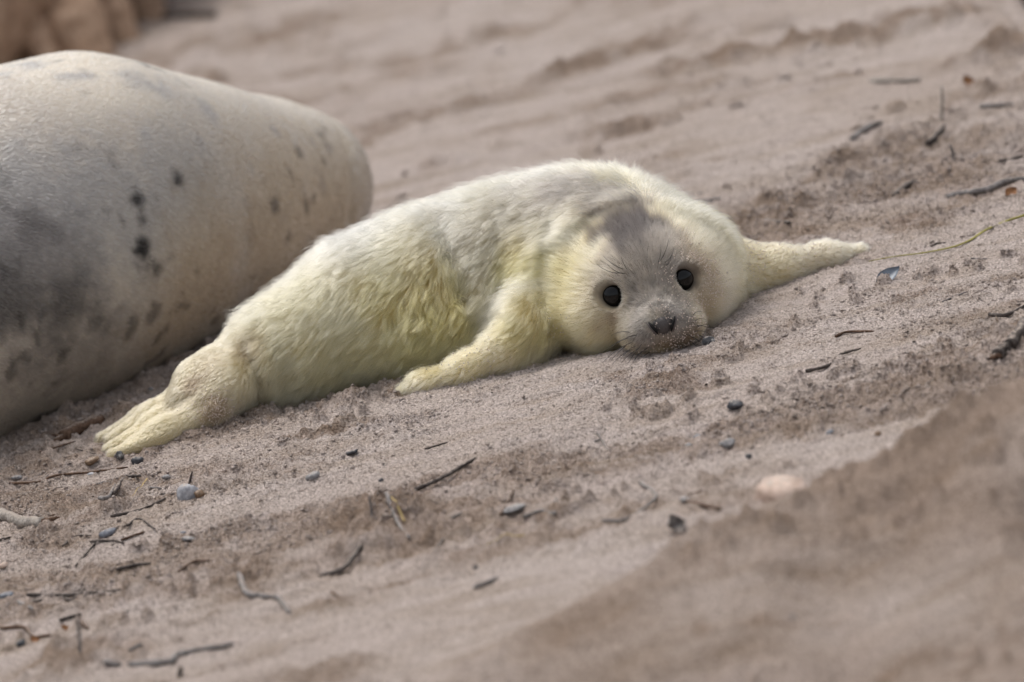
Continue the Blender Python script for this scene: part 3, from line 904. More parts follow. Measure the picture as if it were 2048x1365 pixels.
def mother_color(P):
    c = np.tile(M_BASE, (len(P), 1))
    nz = fbm(P[:, 0] * 20, P[:, 1] * 20, 3, 201, z=P[:, 2] * 20)
    n2 = fbm(P[:, 0] * 120, P[:, 1] * 120, 2, 211, z=P[:, 2] * 120)
    for (ctr, r, colr, a) in M_COAT:
        d = np.linalg.norm(P - np.array(ctr), axis=1) / r
        w = a * (1 - sstep(0.3, 1.3, d + (0.95 if r < 0.05 else 0.45) * nz + 0.25 * n2))
        c = c * (1 - w[:, None]) + colr * w[:, None]
    dark = sstep(0.28, 0.6, fbm(P[:, 0] * 16 + 5, P[:, 1] * 16, 4, 221, z=P[:, 2] * 16, gain=0.65)) * sstep(-0.15, -0.5, P[:, 0])
    c = c * (1 - 0.38 * dark)[:, None]
    sp = sstep(0.34, 0.52, fbm(P[:, 0] * 30, P[:, 1] * 30, 3, 241, z=P[:, 2] * 30)) * sstep(0.0, 0.35, fbm(P[:, 0] * 6, P[:, 1] * 6 + 3, 2, 251, z=P[:, 2] * 6) + 0.2)
    c = c * (1 - 0.55 * sp)[:, None]
    return c * (1 + 0.12 * nz + 0.14 * n2)[:, None]


def build_mother():
    root = bpy.data.objects.new('adult_seal', None)
    COL.objects.link(root)
    tag(root, 'large grey spotted adult seal lying behind the pup, cut by the frame', 'seal')
    V, Q = surface_nets(sd_mother, (-1.62, -0.5, -0.05), (-0.05, 1.4, 0.5), 0.011)
    V = refine(sd_mother, V, 2)
    body = fast_mesh('body', V, Q, skin_material('adult_skin', 180, 0.35), root)
    color_attr(body, mother_color(V))
    P, N = sample_roots(V, Q, 130000, lambda p: (p[:, 2] > 0) * (p[:, 0] > -0.95) * np.where(p[:, 1] > 0.75, 0.4, 1.0) * np.where(p[:, 0] < -0.8, 0.3, 1.0), sdf_grad(sd_mother, V))
    t = np.tile(np.array([0.55, 0.55, -0.55]), (len(P), 1)) + 0.2 * np.stack([fbm(P[:, 0] * 14, P[:, 1] * 14, 2, 231 + i, z=P[:, 2] * 14) for i in range(3)], -1)
    T = unit(t - (t * N).sum(1, keepdims=True) * N)
    L = 0.007 * (0.6 + 0.6 * RNG.random(len(P)))
    pts = grow(P, N, T, L, 0.18, 0.8, 0.10, 4, len(P) // 8, 0.25)
    col = mother_color(P) * (0.8 + 0.4 * RNG.random((len(P), 1)))
    hair_object('fur', pts, np.full(len(P), 0.00032)[:, None] * np.array([1, 1, 0.8, 0.25])[None], col, fur_material('adult_fur', 0.35, 0.6), root)
    em = plain('adult_eye', (0.006, 0.005, 0.005), 0.08, 0.5)
    S, SF = uv_sphere(20, 14)
    for e in ((-1.45, -0.19, 0.165), (-1.36, -0.325, 0.165)):
        o = mesh_obj('eye', S * 0.02, SF, em, root); o.location = e
    o = mesh_obj('nose', S * np.array([0.022, 0.022, 0.016]), SF, plain('adult_nose', (0.03, 0.027, 0.026), 0.5), root); o.location = (-1.53, -0.355, 0.092)
    return root


# ------------------------------------------------------------------ debris
def bark(name, base, light, scale=220):
    k = Nodes(name)
    tc = k.n('ShaderNodeTexCoord').outputs['Object']
    n = k.noise(scale, 5, 0.7, tc)
    b = k.noise(scale * 0.22, 3, 0.6, tc)
    c = k.ramp(n, [(0.28, tuple(0.4 * v for v in base)), (0.48, base), (0.66, light)])
    c2 = k.ramp(b, [(0.35, (0.7, 0.68, 0.66)), (0.65, (1.15, 1.15, 1.15))])
    c = k.mix(1.0, c, c2, 'MULTIPLY')
    # a dusting of sand on the faces that look up
    geo = k.n('ShaderNodeNewGeometry')
    sep = k.n('ShaderNodeSeparateXYZ'); k.l(geo.outputs['Normal'], sep.inputs[0])
    mu = k.n('ShaderNodeMath', operation='MULTIPLY'); k.l(sep.outputs[2], mu.inputs[0]); k.l(k.noise(scale * 1.5, 3, 0.7, tc), mu.inputs[1])
    f = k.ramp(mu.outputs[0], [(0.42, (0, 0, 0)), (0.56, (1, 1, 1))])
    c = k.mix(f, c, (0.36, 0.30, 0.255))
    k.l(c, k.bsdf.inputs['Base Color'])
    k.bsdf.inputs['Roughness'].default_value = 0.85
    k.bsdf.inputs['Specular IOR Level'].default_value = 0.25
    k.l(k.bump(n, 0.6, 0.002), k.bsdf.inputs['Normal'])
    return k.m


def spline(pts, n):
    pts = np.asarray(pts, float)
    if len(pts) == 2:
        s = np.linspace(0, 1, n)[:, None]
        return pts[0] * (1 - s) + pts[1] * s
    e = np.concatenate([[2 * pts[0] - pts[1]], pts, [2 * pts[-1] - pts[-2]]])
    t = np.linspace(0, len(pts) - 1 - 1e-6, n)
    i = t.astype(int); f = (t - i)[:, None]
    a, b, c, d = e[i], e[i + 1], e[i + 2], e[i + 3]
    return 0.5 * (2 * b + (c - a) * f + (2 * a - 5 * b + 4 * c - d) * f ** 2 + (3 * b - a - 3 * c + d) * f ** 3)


def twig_line(px, r, lift, seed):
    P = np.array([ground_at(*p[:2]) for p in px])
    n = max(8, min(26, int(np.linalg.norm(np.diff(P, axis=0), axis=1).sum() / 0.006)))
    L = spline(P, n)
    L[:, 2] = ground_z(L[:, 0], L[:, 1])
    t = np.linspace(-1, 1, n)
    z = np.polyval(np.polyfit(t, L[:, 2], 2 if n > 20 else 1), t)      # a stick bridges dips and is buried by bumps
    L[:, 2] = z + r * 0.5 + 0.001 + lift
    t = np.linspace(0, 1, n)
    rs = random.Random(seed)
    L[:, 0] += np.array([rs.uniform(-1, 1) for _ in t]) * r * 0.25
    L[:, 1] += np.array([rs.uniform(-1, 1) for _ in t]) * r * 0.5
    R = r * (1.12 - 0.35 * t) * np.array([1 + rs.uniform(-0.14, 0.18) for _ in t])
    R[0] *= 0.75; R[-1] *= 0.6
    return L, R


def twig(px, rpx, mat, label, branches=(), lift=0.0, upright=None, cat='twig', name='twig', group='twigs strewn over the sand', seed=None):
    """px: points of the photograph where the twig lies on the sand; upright: its free end stands up to that point"""
    seed = seed if seed is not None else int(px[0][0] * 7 + px[0][1])
    V, F = [], []
    def add(pts, R, seg=7):
        v, f = tube_arrays(pts, R, seg)
        b = len(V)
        V.extend(v); F.extend([tuple(i + b for i in q) for q in f])
    base = ground_at(*px[0][:2])
    scale = np.linalg.norm(base - CPOS) / (2048 * LENS / 36.0)
    r = rpx * scale * 0.86
    if upright is not None:
        d = pixel_ray(*upright); t = (base[1] - 0.004 - CPOS[1]) / d[1]
        top = CPOS + t * d
        mid = (base + top) / 2 + np.array([r * 0.8, 0, 0])
        L = spline([base - np.array([0, 0, 0.006]), mid, top], 8)
        add(L, r * np.array([1.1, 1.0, 1.05, 0.9, 1.0, 0.8, 0.75, 0.45]))
    else:
        L, R = twig_line(px, r, lift, seed)
        add(L, R)
    for bpx, brpx in branches:
        L, R = twig_line(bpx, brpx * scale, lift, seed + 5)
        add(L, R, 6)
    org = np.array([base[0], base[1], base[2]])
    o = mesh_obj(name, [np.array(v) - org for v in V], F, mat)
    o.location = org
    tag(o, label, cat, group)
    return o


def pebble(px, w, h, mat, label, cat='pebble', name='pebble', group='pebbles on the sand', seed=0, sink=0.25, depth=0.8):
    c = ground_at(*px)
    sc = np.linalg.norm(c - CPOS) / (2048 * LENS / 36.0)
    bm = bmesh.new()
    bmesh.ops.create_icosphere(bm, subdivisions=3, radius=1.0)
    rs = random.Random(seed + int(px[0]))
    off = Vector((rs.uniform(0, 50), rs.uniform(0, 50), rs.uniform(0, 50)))
    a, b, cz = w * sc / 2, w * sc / 2 * depth, h * sc / 2
    for v in bm.verts:
        n = v.co.normalized()
        k = 1 + 0.26 * mnoise.noise(n * 1.2 + off) + 0.12 * mnoise.noise(n * 2.7 + off)
        p = Vector((n.x * a * k, n.y * b * k, n.z * cz * k))
        v.co = p
    me = bpy.data.meshes.new(name)
    bm.to_mesh(me); bm.free()
    me.polygons.foreach_set('use_smooth', [True] * len(me.polygons))
    me.materials.append(mat)
    o = bpy.data.objects.new(name, me)
    COL.objects.link(o)
    o.location = (c[0], c[1] + 0.0, c[2] + cz * (1 - 2 * sink))
    o.rotation_euler = (rs.uniform(-0.15, 0.15), rs.uniform(-0.2, 0.2), rs.uniform(-0.5, 0.5))
    tag(o, label, cat, group)
    return o


def stone_mat(name, base, light, scale=160, sandy=True):
    k = Nodes(name)
    tc = k.n('ShaderNodeTexCoord').outputs['Object']
    n = k.noise(scale, 5, 0.65, tc)
    c = k.ramp(n, [(0.3, tuple(0.6 * v for v in base)), (0.5, base), (0.68, light)])
    if sandy:
        geo = k.n('ShaderNodeNewGeometry')
        sep = k.n('ShaderNodeSeparateXYZ'); k.l(geo.outputs['Normal'], sep.inputs[0])
        mu = k.n('ShaderNodeMath', operation='MULTIPLY'); k.l(sep.outputs[2], mu.inputs[0]); k.l(k.noise(scale * 3, 3, 0.7, tc), mu.inputs[1])
        c = k.mix(k.ramp(mu.outputs[0], [(0.45, (0, 0, 0)), (0.58, (1, 1, 1))]), c, (0.38, 0.32, 0.27))
    k.l(c, k.bsdf.inputs['Base Color'])
    k.bsdf.inputs['Roughness'].default_value = 0.6
    k.l(k.bump(n, 0.35, 0.001), k.bsdf.inputs['Normal'])
    return k.m


def blade(px, wpx, mat, label, cat='grass blade', name='grass_blade', lift=0.002, group='dry grass on the sand'):
    """a folded grass blade lying on the sand, with thickness"""
    P = np.array([ground_at(*p) for p in px])
    L = spline(P, 40)
    L[:, 2] = ground_z(L[:, 0], L[:, 1])
    L[:, 2] = np.convolve(np.pad(L[:, 2], 4, mode='edge'), np.ones(9) / 9, 'valid') + lift
    sc = np.linalg.norm(P[0] - CPOS) / (2048 * LENS / 36.0)
    w = wpx * sc / 2
    t = np.linspace(0, 1, 40)
    W = w * (0.35 + 0.65 * t) 
    tan = unit(np.gradient(L, axis=0))
    side = unit(np.cross(tan, np.array([0, 0, 1.0])))
    V = []; F = []
    for i in range(40):
        u = np.array([0, 0, 1.0])
        for q in (L[i] + side[i] * W[i] + u * W[i] * 0.9, L[i] + u * 0.0, L[i] - side[i] * W[i] + u * W[i] * 0.9, L[i] - u * W[i] * 0.35):
            V.append(q)
    for i in range(39):
        for j in range(4):
            F.append((i * 4 + j, i * 4 + (j + 1) % 4, i * 4 + 4 + (j + 1) % 4, i * 4 + 4 + j))
    F.append((3, 2, 1, 0)); F.append((156, 157, 158, 159))
    o = mesh_obj(name, [v - P[0] for v in V], F, mat)
    o.location = P[0]
    tag(o, label, cat, group)
    return o


def scrap(px, w, h, mat, label, name='leaf_scrap', cat='leaf', tilt=(0.5, 0.2, 0.3), group=None, curl=0.35, lift=0.35):
    """a curled dry leaf or shell sliver: a thin cupped solid"""
    c = ground_at(*px)
    sc = np.linalg.norm(c - CPOS) / (2048 * LENS / 36.0)
    a, b = w * sc / 2, h * sc / 2
    n, m = 13, 7
    top = []; 
    for i in range(n):
        u = -1 + 2 * i / (n - 1)
        half = b * max(0.06, (1 - abs(u) ** 2.2)) * (1.0 - 0.25 * u)
        for j in range(m):
            v = -1 + 2 * j / (m - 1)
            top.append((a * u, half * v, curl * (a * 0.35 * u * u + b * 0.8 * v * v)))
    V = top + [(x, y, z - 0.0006) for x, y, z in top]
    F = []
    for i in range(n - 1):
        for j in range(m - 1):
            q = (i * m + j, (i + 1) * m + j, (i + 1) * m + j + 1, i * m + j + 1)
            F.append(q); F.append(tuple(k + n * m for k in q[::-1]))
    rim = [j for j in range(m)] + [i * m + m - 1 for i in range(1, n)] + [(n - 1) * m + j for j in range(m - 2, -1, -1)] + [i * m for i in range(n - 2, 0, -1)]
    for p, q in zip(rim, rim[1:] + rim[:1]): F.append((q, p, p + n * m, q + n * m))
    o = mesh_obj(name, V, F, mat)
    o.location = (c[0], c[1], c[2] + b * lift)
    o.rotation_euler = tilt
    tag(o, label, cat, group)
    return o

# ------------------------------------------------------------------ the place
def px_patch(px, py, rx, ry, a):
    """a patch of sand: centre and radii from the photograph turned into metres on the beach"""
    d = pixel_ray(px, py); t = -CPOS[2] / d[2]; p = CPOS + t * d
    sc = np.linalg.norm(p - CPOS) / (2048 * LENS / 36.0)
    return (p[0], p[1], rx * sc, ry * sc / (CPOS[2] / np.linalg.norm(p - CPOS)), a)


ROUGH[:] = [px_patch(*q) for q in [
    (1290, 797, 110, 18, 0.9), (1080, 910, 170, 35, 0.8), (760, 1060, 110, 55, 1.4), (560, 940, 230, 40, 0.8), (190, 1005, 180, 45, 1.0),
    (1700, 400, 330, 80, 0.9), (1480, 480, 130, 50, 1.1), (1880, 290, 220, 50, 1.0), (1760, 790, 280, 45, 0.8), (1440, 1000, 180, 50, 0.8),
    (90, 1110, 130, 40, 0.8), (1000, 795, 90, 12, 0.7), (560, 850, 160, 16, 0.8), (1890, 640, 130, 20, 0.7), (450, 1060, 120, 25, 0.6), (160, 1330, 220, 40, 1.0),
    (1330, 735, 90, 12, 0.35), (1830, 590, 60, 12, 0.8)]]
MOUNDS[:] = [px_patch(q[0], q[1], q[2], q[3] * (0.55 if q[1] < 460 else 1.0), q[4] * (0.60 if q[1] < 460 else 1.0)) for q in [
    (1150, 140, 75, 22, 0.030), (1450, 118, 55, 18, 0.034), (1600, 98, 50, 16, 0.040), (1690, 85, 75, 16, 0.036), (1860, 45, 60, 16, 0.030), (1980, 112, 95, 18, 0.040),
    (820, 150, 90, 16, 0.022), (1280, 100, 50, 14, 0.022), (570, 75, 60, 16, 0.022), (1385, 352, 45, 12, 0.016), (1300, 190, 150, 12, 0.018), (1960, 330, 70, 16, 0.016),
    (1910, 350, 55, 14, 0.018), (1680, 320, 40, 10, 0.012), (1840, 440, 50, 12, 0.010), (1500, 440, 60, 14, 0.012), (760, 1060, 75, 40, 0.012), (700, 1120, 70, 22, 0.008),
    (800, 420, 90, 22, 0.012), (1290, 798, 70, 12, 0.007), (2020, 690, 40, 18, 0.016), (120, 1320, 80, 22, 0.016), (1700, 150, 200, 12, 0.012), (1100, 230, 160, 14, 0.012),
    (420, 985, 40, 12, 0.006), (240, 990, 60, 14, 0.006), (100, 1035, 40, 12, 0.006)]]

sand = sand_material()
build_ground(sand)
build_pup()
build_mother()

B_DARK = bark('bark_dark', (0.065, 0.052, 0.047), (0.15, 0.13, 0.115))
B_GREY = bark('bark_grey', (0.18, 0.165, 0.16), (0.33, 0.31, 0.295))
B_BROWN = bark('bark_brown', (0.10, 0.058, 0.038), (0.20, 0.13, 0.09))
B_PALE = bark('wood_pale', (0.30, 0.27, 0.24), (0.46, 0.42, 0.37))
STUMP = bark('stump_wood', (0.36, 0.235, 0.155), (0.50, 0.36, 0.26), 40)
S_DARK = stone_mat('stone_dark', (0.035, 0.036, 0.042), (0.10, 0.10, 0.11))
S_BLUE = stone_mat('stone_blue', (0.12, 0.13, 0.155), (0.24, 0.25, 0.28))
S_PALE = stone_mat('stone_pale', (0.30, 0.30, 0.32), (0.52, 0.52, 0.54), 90)
S_RUST = stone_mat('stone_rust', (0.19, 0.12, 0.07), (0.30, 0.21, 0.14))
S_PEACH = stone_mat('stone_peach', (0.52, 0.38, 0.30), (0.62, 0.49, 0.41), 60, True)
S_GREY = stone_mat('stone_grey', (0.20, 0.19, 0.19), (0.36, 0.35, 0.34))
S_BAND = stone_mat('stone_banded', (0.030, 0.030, 0.034), (0.45, 0.43, 0.40), 120)

G_GREEN = plain('grass_green', (0.32, 0.29, 0.06), 0.6, 0.3, (60, 0.2, 0.001))
G_STRAW = plain('grass_straw', (0.46, 0.34, 0.15), 0.7, 0.3, (80, 0.2, 0.001))
LEAF = plain('leaf_brown', (0.26, 0.12, 0.05), 0.7, 0.3, (120, 0.3, 0.001))
SHELL = plain('shell_blue', (0.16, 0.19, 0.23), 0.35, 0.5, (90, 0.2, 0.0005))

TW = [
    ([(22, 974), (80, 967), (112, 959), (180, 950), (255, 936)], 3.2, B_BROWN, 'long thin straight twig on the sand below the hind flippers'),
    ([(225, 985), (254, 973), (283, 959)], 5.5, B_DARK, 'short thick mottled twig, nearer the pale stone of a parallel pair'),
    ([(198, 996), (214, 985), (231, 972)], 5.0, B_GREY, 'short sand-dusted twig left of its thicker dark parallel neighbour'),
    ([(192, 969), (244, 957), (259, 968)], 2.6, B_GREY, 'thin bent twig touching the end of the thick mottled twig'),
    ([(222, 1037), (280, 1016), (335, 996)], 4.2, B_DARK, 'long dark twig pointing up at the pale half-buried stone'),
    ([(255, 1058), (278, 1039), (313, 1067)], 2.8, B_DARK, 'thin twig bent into an upside-down V shape'),
    ([(122, 1082), (150, 1077), (184, 1074)], 2.2, B_DARK, 'hair-thin straight twig below the blue-grey pebble'),
    ([(243, 1080), (268, 1074), (290, 1066)], 3.0, B_BROWN, 'short brown twig under the foot of the V-shaped twig'),
    ([(80, 904), (112, 893), (152, 887)], 2.6, B_BROWN, 'reddish thin twig in front of the dark wood stub'),
    ([(153, 904), (192, 907)], 2.0, B_DARK, 'tiny dark twig touching the tip of the hind flippers'),
    ([(0, 1084), (22, 1075)], 3.4, B_DARK, 'short twig at the left edge just below the driftwood stick'),
    ([(298, 977), (332, 981)], 2.4, B_GREY, 'tiny grey twig lying left of the pale half-buried stone'),
    ([(232, 1144), (268, 1138), (303, 1131)], 4.2, B_DARK, 'straight charcoal twig, left of two similar ones in the lower sand'),
    ([(358, 1144), (388, 1136), (420, 1125)], 3.8, B_BROWN, 'straight twig with a pale brown end, right of two similar ones'),
    ([(38, 1209), (70, 1235)], 5.0, B_GREY, 'stubby grey twig slanting down to the right below the forked twig'),
    ([(0, 1257), (50, 1262), (66, 1275), (102, 1275)], 4.5, B_BROWN, 'curved brown twig entering from the left edge near the bottom'),
    ([(122, 1248), (165, 1234)], 5.0, B_DARK, 'short dark twig leaning on the thin upright stalk'),
    ([(160, 1243), (177, 1261)], 4.5, B_BROWN, 'short brown twig right of the thin upright stalk'),
    ([(260, 1331), (340, 1325), (362, 1312), (472, 1296)], 8.0, B_GREY, 'long thick grey stick near the bottom edge'),
    ([(210, 1333), (243, 1332)], 6.0, B_GREY, 'short grey stick in line with the left end of the long grey stick'),
    ([(258, 1301), (286, 1295)], 5.5, B_GREY, 'stubby twig above the left half of the long grey stick'),
    ([(480, 1157), (493, 1179), (527, 1194), (557, 1200), (580, 1226)], 7.0, B_GREY, 'crooked pale grey stick with a knob at each end'),
    ([(831, 982), (890, 957), (954, 930)], 5.2, B_DARK, 'straight smooth dark stick alone in the middle of the sand'),
    ([(852, 909), (898, 893)], 2.6, B_DARK, 'thin short twig above the straight smooth dark stick'),
    ([(1280, 962), (1305, 980), (1311, 1008), (1255, 1034), (1205, 1046)], 4.6, B_GREY, 'long crooked grey twig shaped like a hook in the lower middle'),
    ([(1048, 1036), (1088, 1036), (1105, 1020), (1113, 1002)], 4.6, B_GREY, 'grey twig with an upturned right end beside a flat grey pebble'),
    ([(1000, 1030), (1020, 998), (1026, 978)], 4.0, B_BROWN, 'brown split twig left of the flat grey pebble'),
    ([(635, 1133), (690, 1110), (736, 1069)], 7.5, B_DARK, 'dark rotten stick sticking out of the crumbled sand mound'),
    ([(783, 1028), (796, 1050), (820, 1076)], 5.0, B_GREY, 'grey weathered stick on the right flank of the crumbled sand mound'),
    ([(901, 1051), (926, 1032)], 2.8, B_GREY, 'thin grey twig right of the crumbled sand mound'),
    ([(865, 1081), (890, 1083)], 3.6, B_DARK, 'tiny dark twig below the thin grey twig by the mound'),
    ([(950, 1178), (996, 1160)], 6.0, B_GREY, 'blurred grey twig alone on smooth sand low in the middle'),
    ([(662, 1184), (680, 1199)], 3.6, B_BROWN, 'tiny brown twig on the smooth sand below the crumbled mound'),
    ([(1316, 777), (1345, 768), (1362, 756)], 4.6, B_GREY, 'knobbly little twig on the sand below the chin of the pup'),
    ([(1612, 747), (1655, 731), (1682, 714), (1722, 701)], 3.8, B_DARK, 'dark wavy twig on the sand right of the pup head'),
    ([(1672, 675), (1694, 668), (1748, 664)], 3.4, B_BROWN, 'thin brown twig between pup head and right edge'),
    ([(1895, 397), (1930, 392), (1975, 380), (2010, 371), (2052, 358)], 8.0, B_GREY, 'long knotty grey-black stick entering from the right edge'),
    ([(1788, 393), (1815, 380), (1838, 361)], 7.5, B_DARK, 'dark stubby stick left of the long knotty stick'),
    ([(1853, 275), (1892, 261)], 8.0, B_DARK, 'black stub of wood on the blurred sand at upper right'),
    ([(1704, 283), (1738, 260), (1764, 248)], 7.5, B_GREY, 'blue-grey driftwood splinter left of the black stub'),
    ([(1999, 329), (2026, 319), (2046, 313)], 4.0, B_DARK, 'thin dark twig above the long knotty stick'),
    ([(1962, 219), (2026, 211)], 5.0, B_GREY, 'grey twig high on the right, beneath the rough sand lip'),
    ([(1530, 447), (1556, 450), (1582, 456)], 7.0, B_DARK, 'dark chip of wood behind the right fore flipper'),
    ([(1374, 411), (1442, 403)], 5.0, B_GREY, 'straight grey twig right of the pup shoulder'),
    ([(1885, 604), (1936, 590)], 2.8, B_GREY, 'thin grey twig half sunk in smooth sand at right'),
    ([(1980, 630), (2012, 622), (2052, 611)], 5.0, B_DARK, 'dark twig entering from the right edge below the grass blade'),
    ([(1862, 495), (1876, 490), (1892, 486)], 2.4, B_DARK, 'tiny curled dark twig above the grass blade'),
    ([(1943, 522), (1976, 520)], 2.0, B_GREY, 'tiny straw-thin twig below the grass blade'),
    ([(1740, 164), (1842, 161)], 6.0, B_PALE, 'blurred pale stick far back on the upper right sand'),
    ([(335, 38), (432, 38)], 11.0, B_DARK, 'blurred dark stick far back above the adult seal'),
    ([(1440, 1016), (1370, 1000), (1405, 985)], 5.0, B_BROWN, 'splintered brown twig left of the peach-coloured stone'),
]
for i, (pts, r, m, lab) in enumerate(TW):
    twig(pts, r, m, lab, lift=0.004 if 'straight smooth' in lab else 0.0)
twig([(180, 1085), (225, 1082), (249, 1091)], 3.4, B_DARK, 'forked dark twig with one leg running down to the left', branches=[([(200, 1084), (186, 1098), (150, 1131)], 3.0)])
twig([(55, 1200), (130, 1198), (190, 1187), (244, 1183)], 4.6, B_DARK, 'long forked dark twig above the grey stub at lower left', branches=[([(128, 1196), (141, 1184), (172, 1185)], 3.2), ([(85, 1200), (48, 1214)], 3.2)])
twig([(1195, 864), (1203, 882), (1216, 899)], 2.8, B_GREY, 'small forked grey twig below the pup, right of centre', branches=[([(1203, 882), (1190, 887)], 2.0)])
twig([(374, 970)], 3.2, B_DARK, 'short dark twig standing up behind the pale stone', upright=(385, 943))
twig([(160, 1312)], 3.6, B_GREY, 'thin grey stalk standing upright at lower left', upright=(154, 1236))
twig([(741, 1026)], 3.6, B_GREY, 'little grey twig standing upright on the crumbled mound', upright=(737, 993))
twig([(1881, 240)], 4.0, B_PALE, 'blurred upright stalk on the far right sand', upright=(1884, 172))
twig([(1905, 312)], 3.8, B_GREY, 'short upright stalk left of the long knotty stick', upright=(1899, 290))
twig([(353, 1352)], 6.0, B_DARK, 'dark upright stub at the bottom edge below the long grey stick', upright=(362, 1334))

# driftwood
def driftwood(px, rpx, mat, label, tips):
    root = ground_at(*px[0])
    sc = np.linalg.norm(root - CPOS) / (2048 * LENS / 36.0)
    L, R = twig_line(px, rpx * sc, 0.0, 9)
    R = np.linspace(1.0, 0.95, len(R)) * rpx * sc * (1 + 0.06 * np.sin(np.arange(len(R)) * 1.9))
    v, f = tube_arrays(L, R, 14)
    e = bpy.data.objects.new('driftwood_stick', None); COL.objects.link(e); e.location = root
    tag(e, label, 'driftwood', 'driftwood')
    mesh_obj('stem', [q - root for q in v], f, mat, e)
    for (i, dr, ln, rr) in tips:
        d = unit(np.array(dr, float)); p = [L[i] - d * 0.004, L[i] + d * ln * 0.5 + np.array([0, 0, 0.001]), L[i] + d * ln]
        v, f = tube_arrays(p, [rr, rr * 0.7, rr * 0.15], 7)
        mesh_obj('splinter', [q - root for q in v], f, B_BROWN, e)
    return e


driftwood([(-60, 1027), (0, 1037), (45, 1047), (92, 1060)], 11.5, B_PALE, 'thick pale driftwood stick with a splintered end at the left edge',
          [(-1, (1, -0.15, 0.1), 0.022, 0.005), (-1, (0.9, 0.5, 0.25), 0.018, 0.004), (-1, (0.95, -0.6, 0.0), 0.015, 0.004)])
driftwood([(128, 882), (165, 861), (206, 842)], 13.5, B_BROWN, 'dark stubby driftwood log behind the tip of the hind flippers',
          [(0, (-1, -0.6, -0.1), 0.02, 0.005), (0, (-0.9, 0.5, 0.3), 0.018, 0.004)])
driftwood([(2046, -14), (2100, 40)], 16, B_DARK, 'dark driftwood log peeping in at the upper right corner', [])
driftwood([(1996, 716), (2024, 694), (2056, 668)], 13, B_DARK, 'dark sand-caked wood lump at the right edge', [(0, (-1, -0.3, -0.1), 0.014, 0.004)])

# upturned stump far behind, top left
e = bpy.data.objects.new('tree_stump', None); COL.objects.link(e)
base = np.array([-0.85, 2.95, 0.0])
e.location = base
tag(e, 'blurred brown tree stump with thick roots behind the adult seal', 'stump')
def stump_root(name, pts, rr):
    L = spline(pts, 16)
    R = np.interp(np.linspace(0, 1, 16), np.linspace(0, 1, len(rr)), rr)
    R = R * (1 + 0.08 * np.sin(np.arange(16) * 1.7 + pts[0][0] * 9))
    v, f = tube_arrays(L - base, R, 14)
    mesh_obj(name, v, f, STUMP, e)
stump_root('trunk', [(-1.05, 2.75, 0.10), (-0.85, 2.95, 0.16), (-0.62, 3.25, 0.2), (-0.45, 3.6, 0.22)], [0.18, 0.2, 0.2, 0.17])
for i, (bx, by) in enumerate([(-40, 160), (25, 148), (105, 142), (182, 116), (244, 82), (292, 34), (338, -14)]):
    g = ground_at(bx, by)
    w = (0.9, 1.15, 0.8, 1.25, 0.95, 1.1, 0.9)[i]
    stump_root('root', [g + np.array([0.01, -0.03, -0.03]), g + np.array([-0.015, 0.04, 0.07]), g + np.array([-0.05, 0.14, 0.17]), g + np.array([-0.10, 0.27, 0.26])], [0.034 * w, 0.046 * w, 0.056 * w, 0.06 * w])

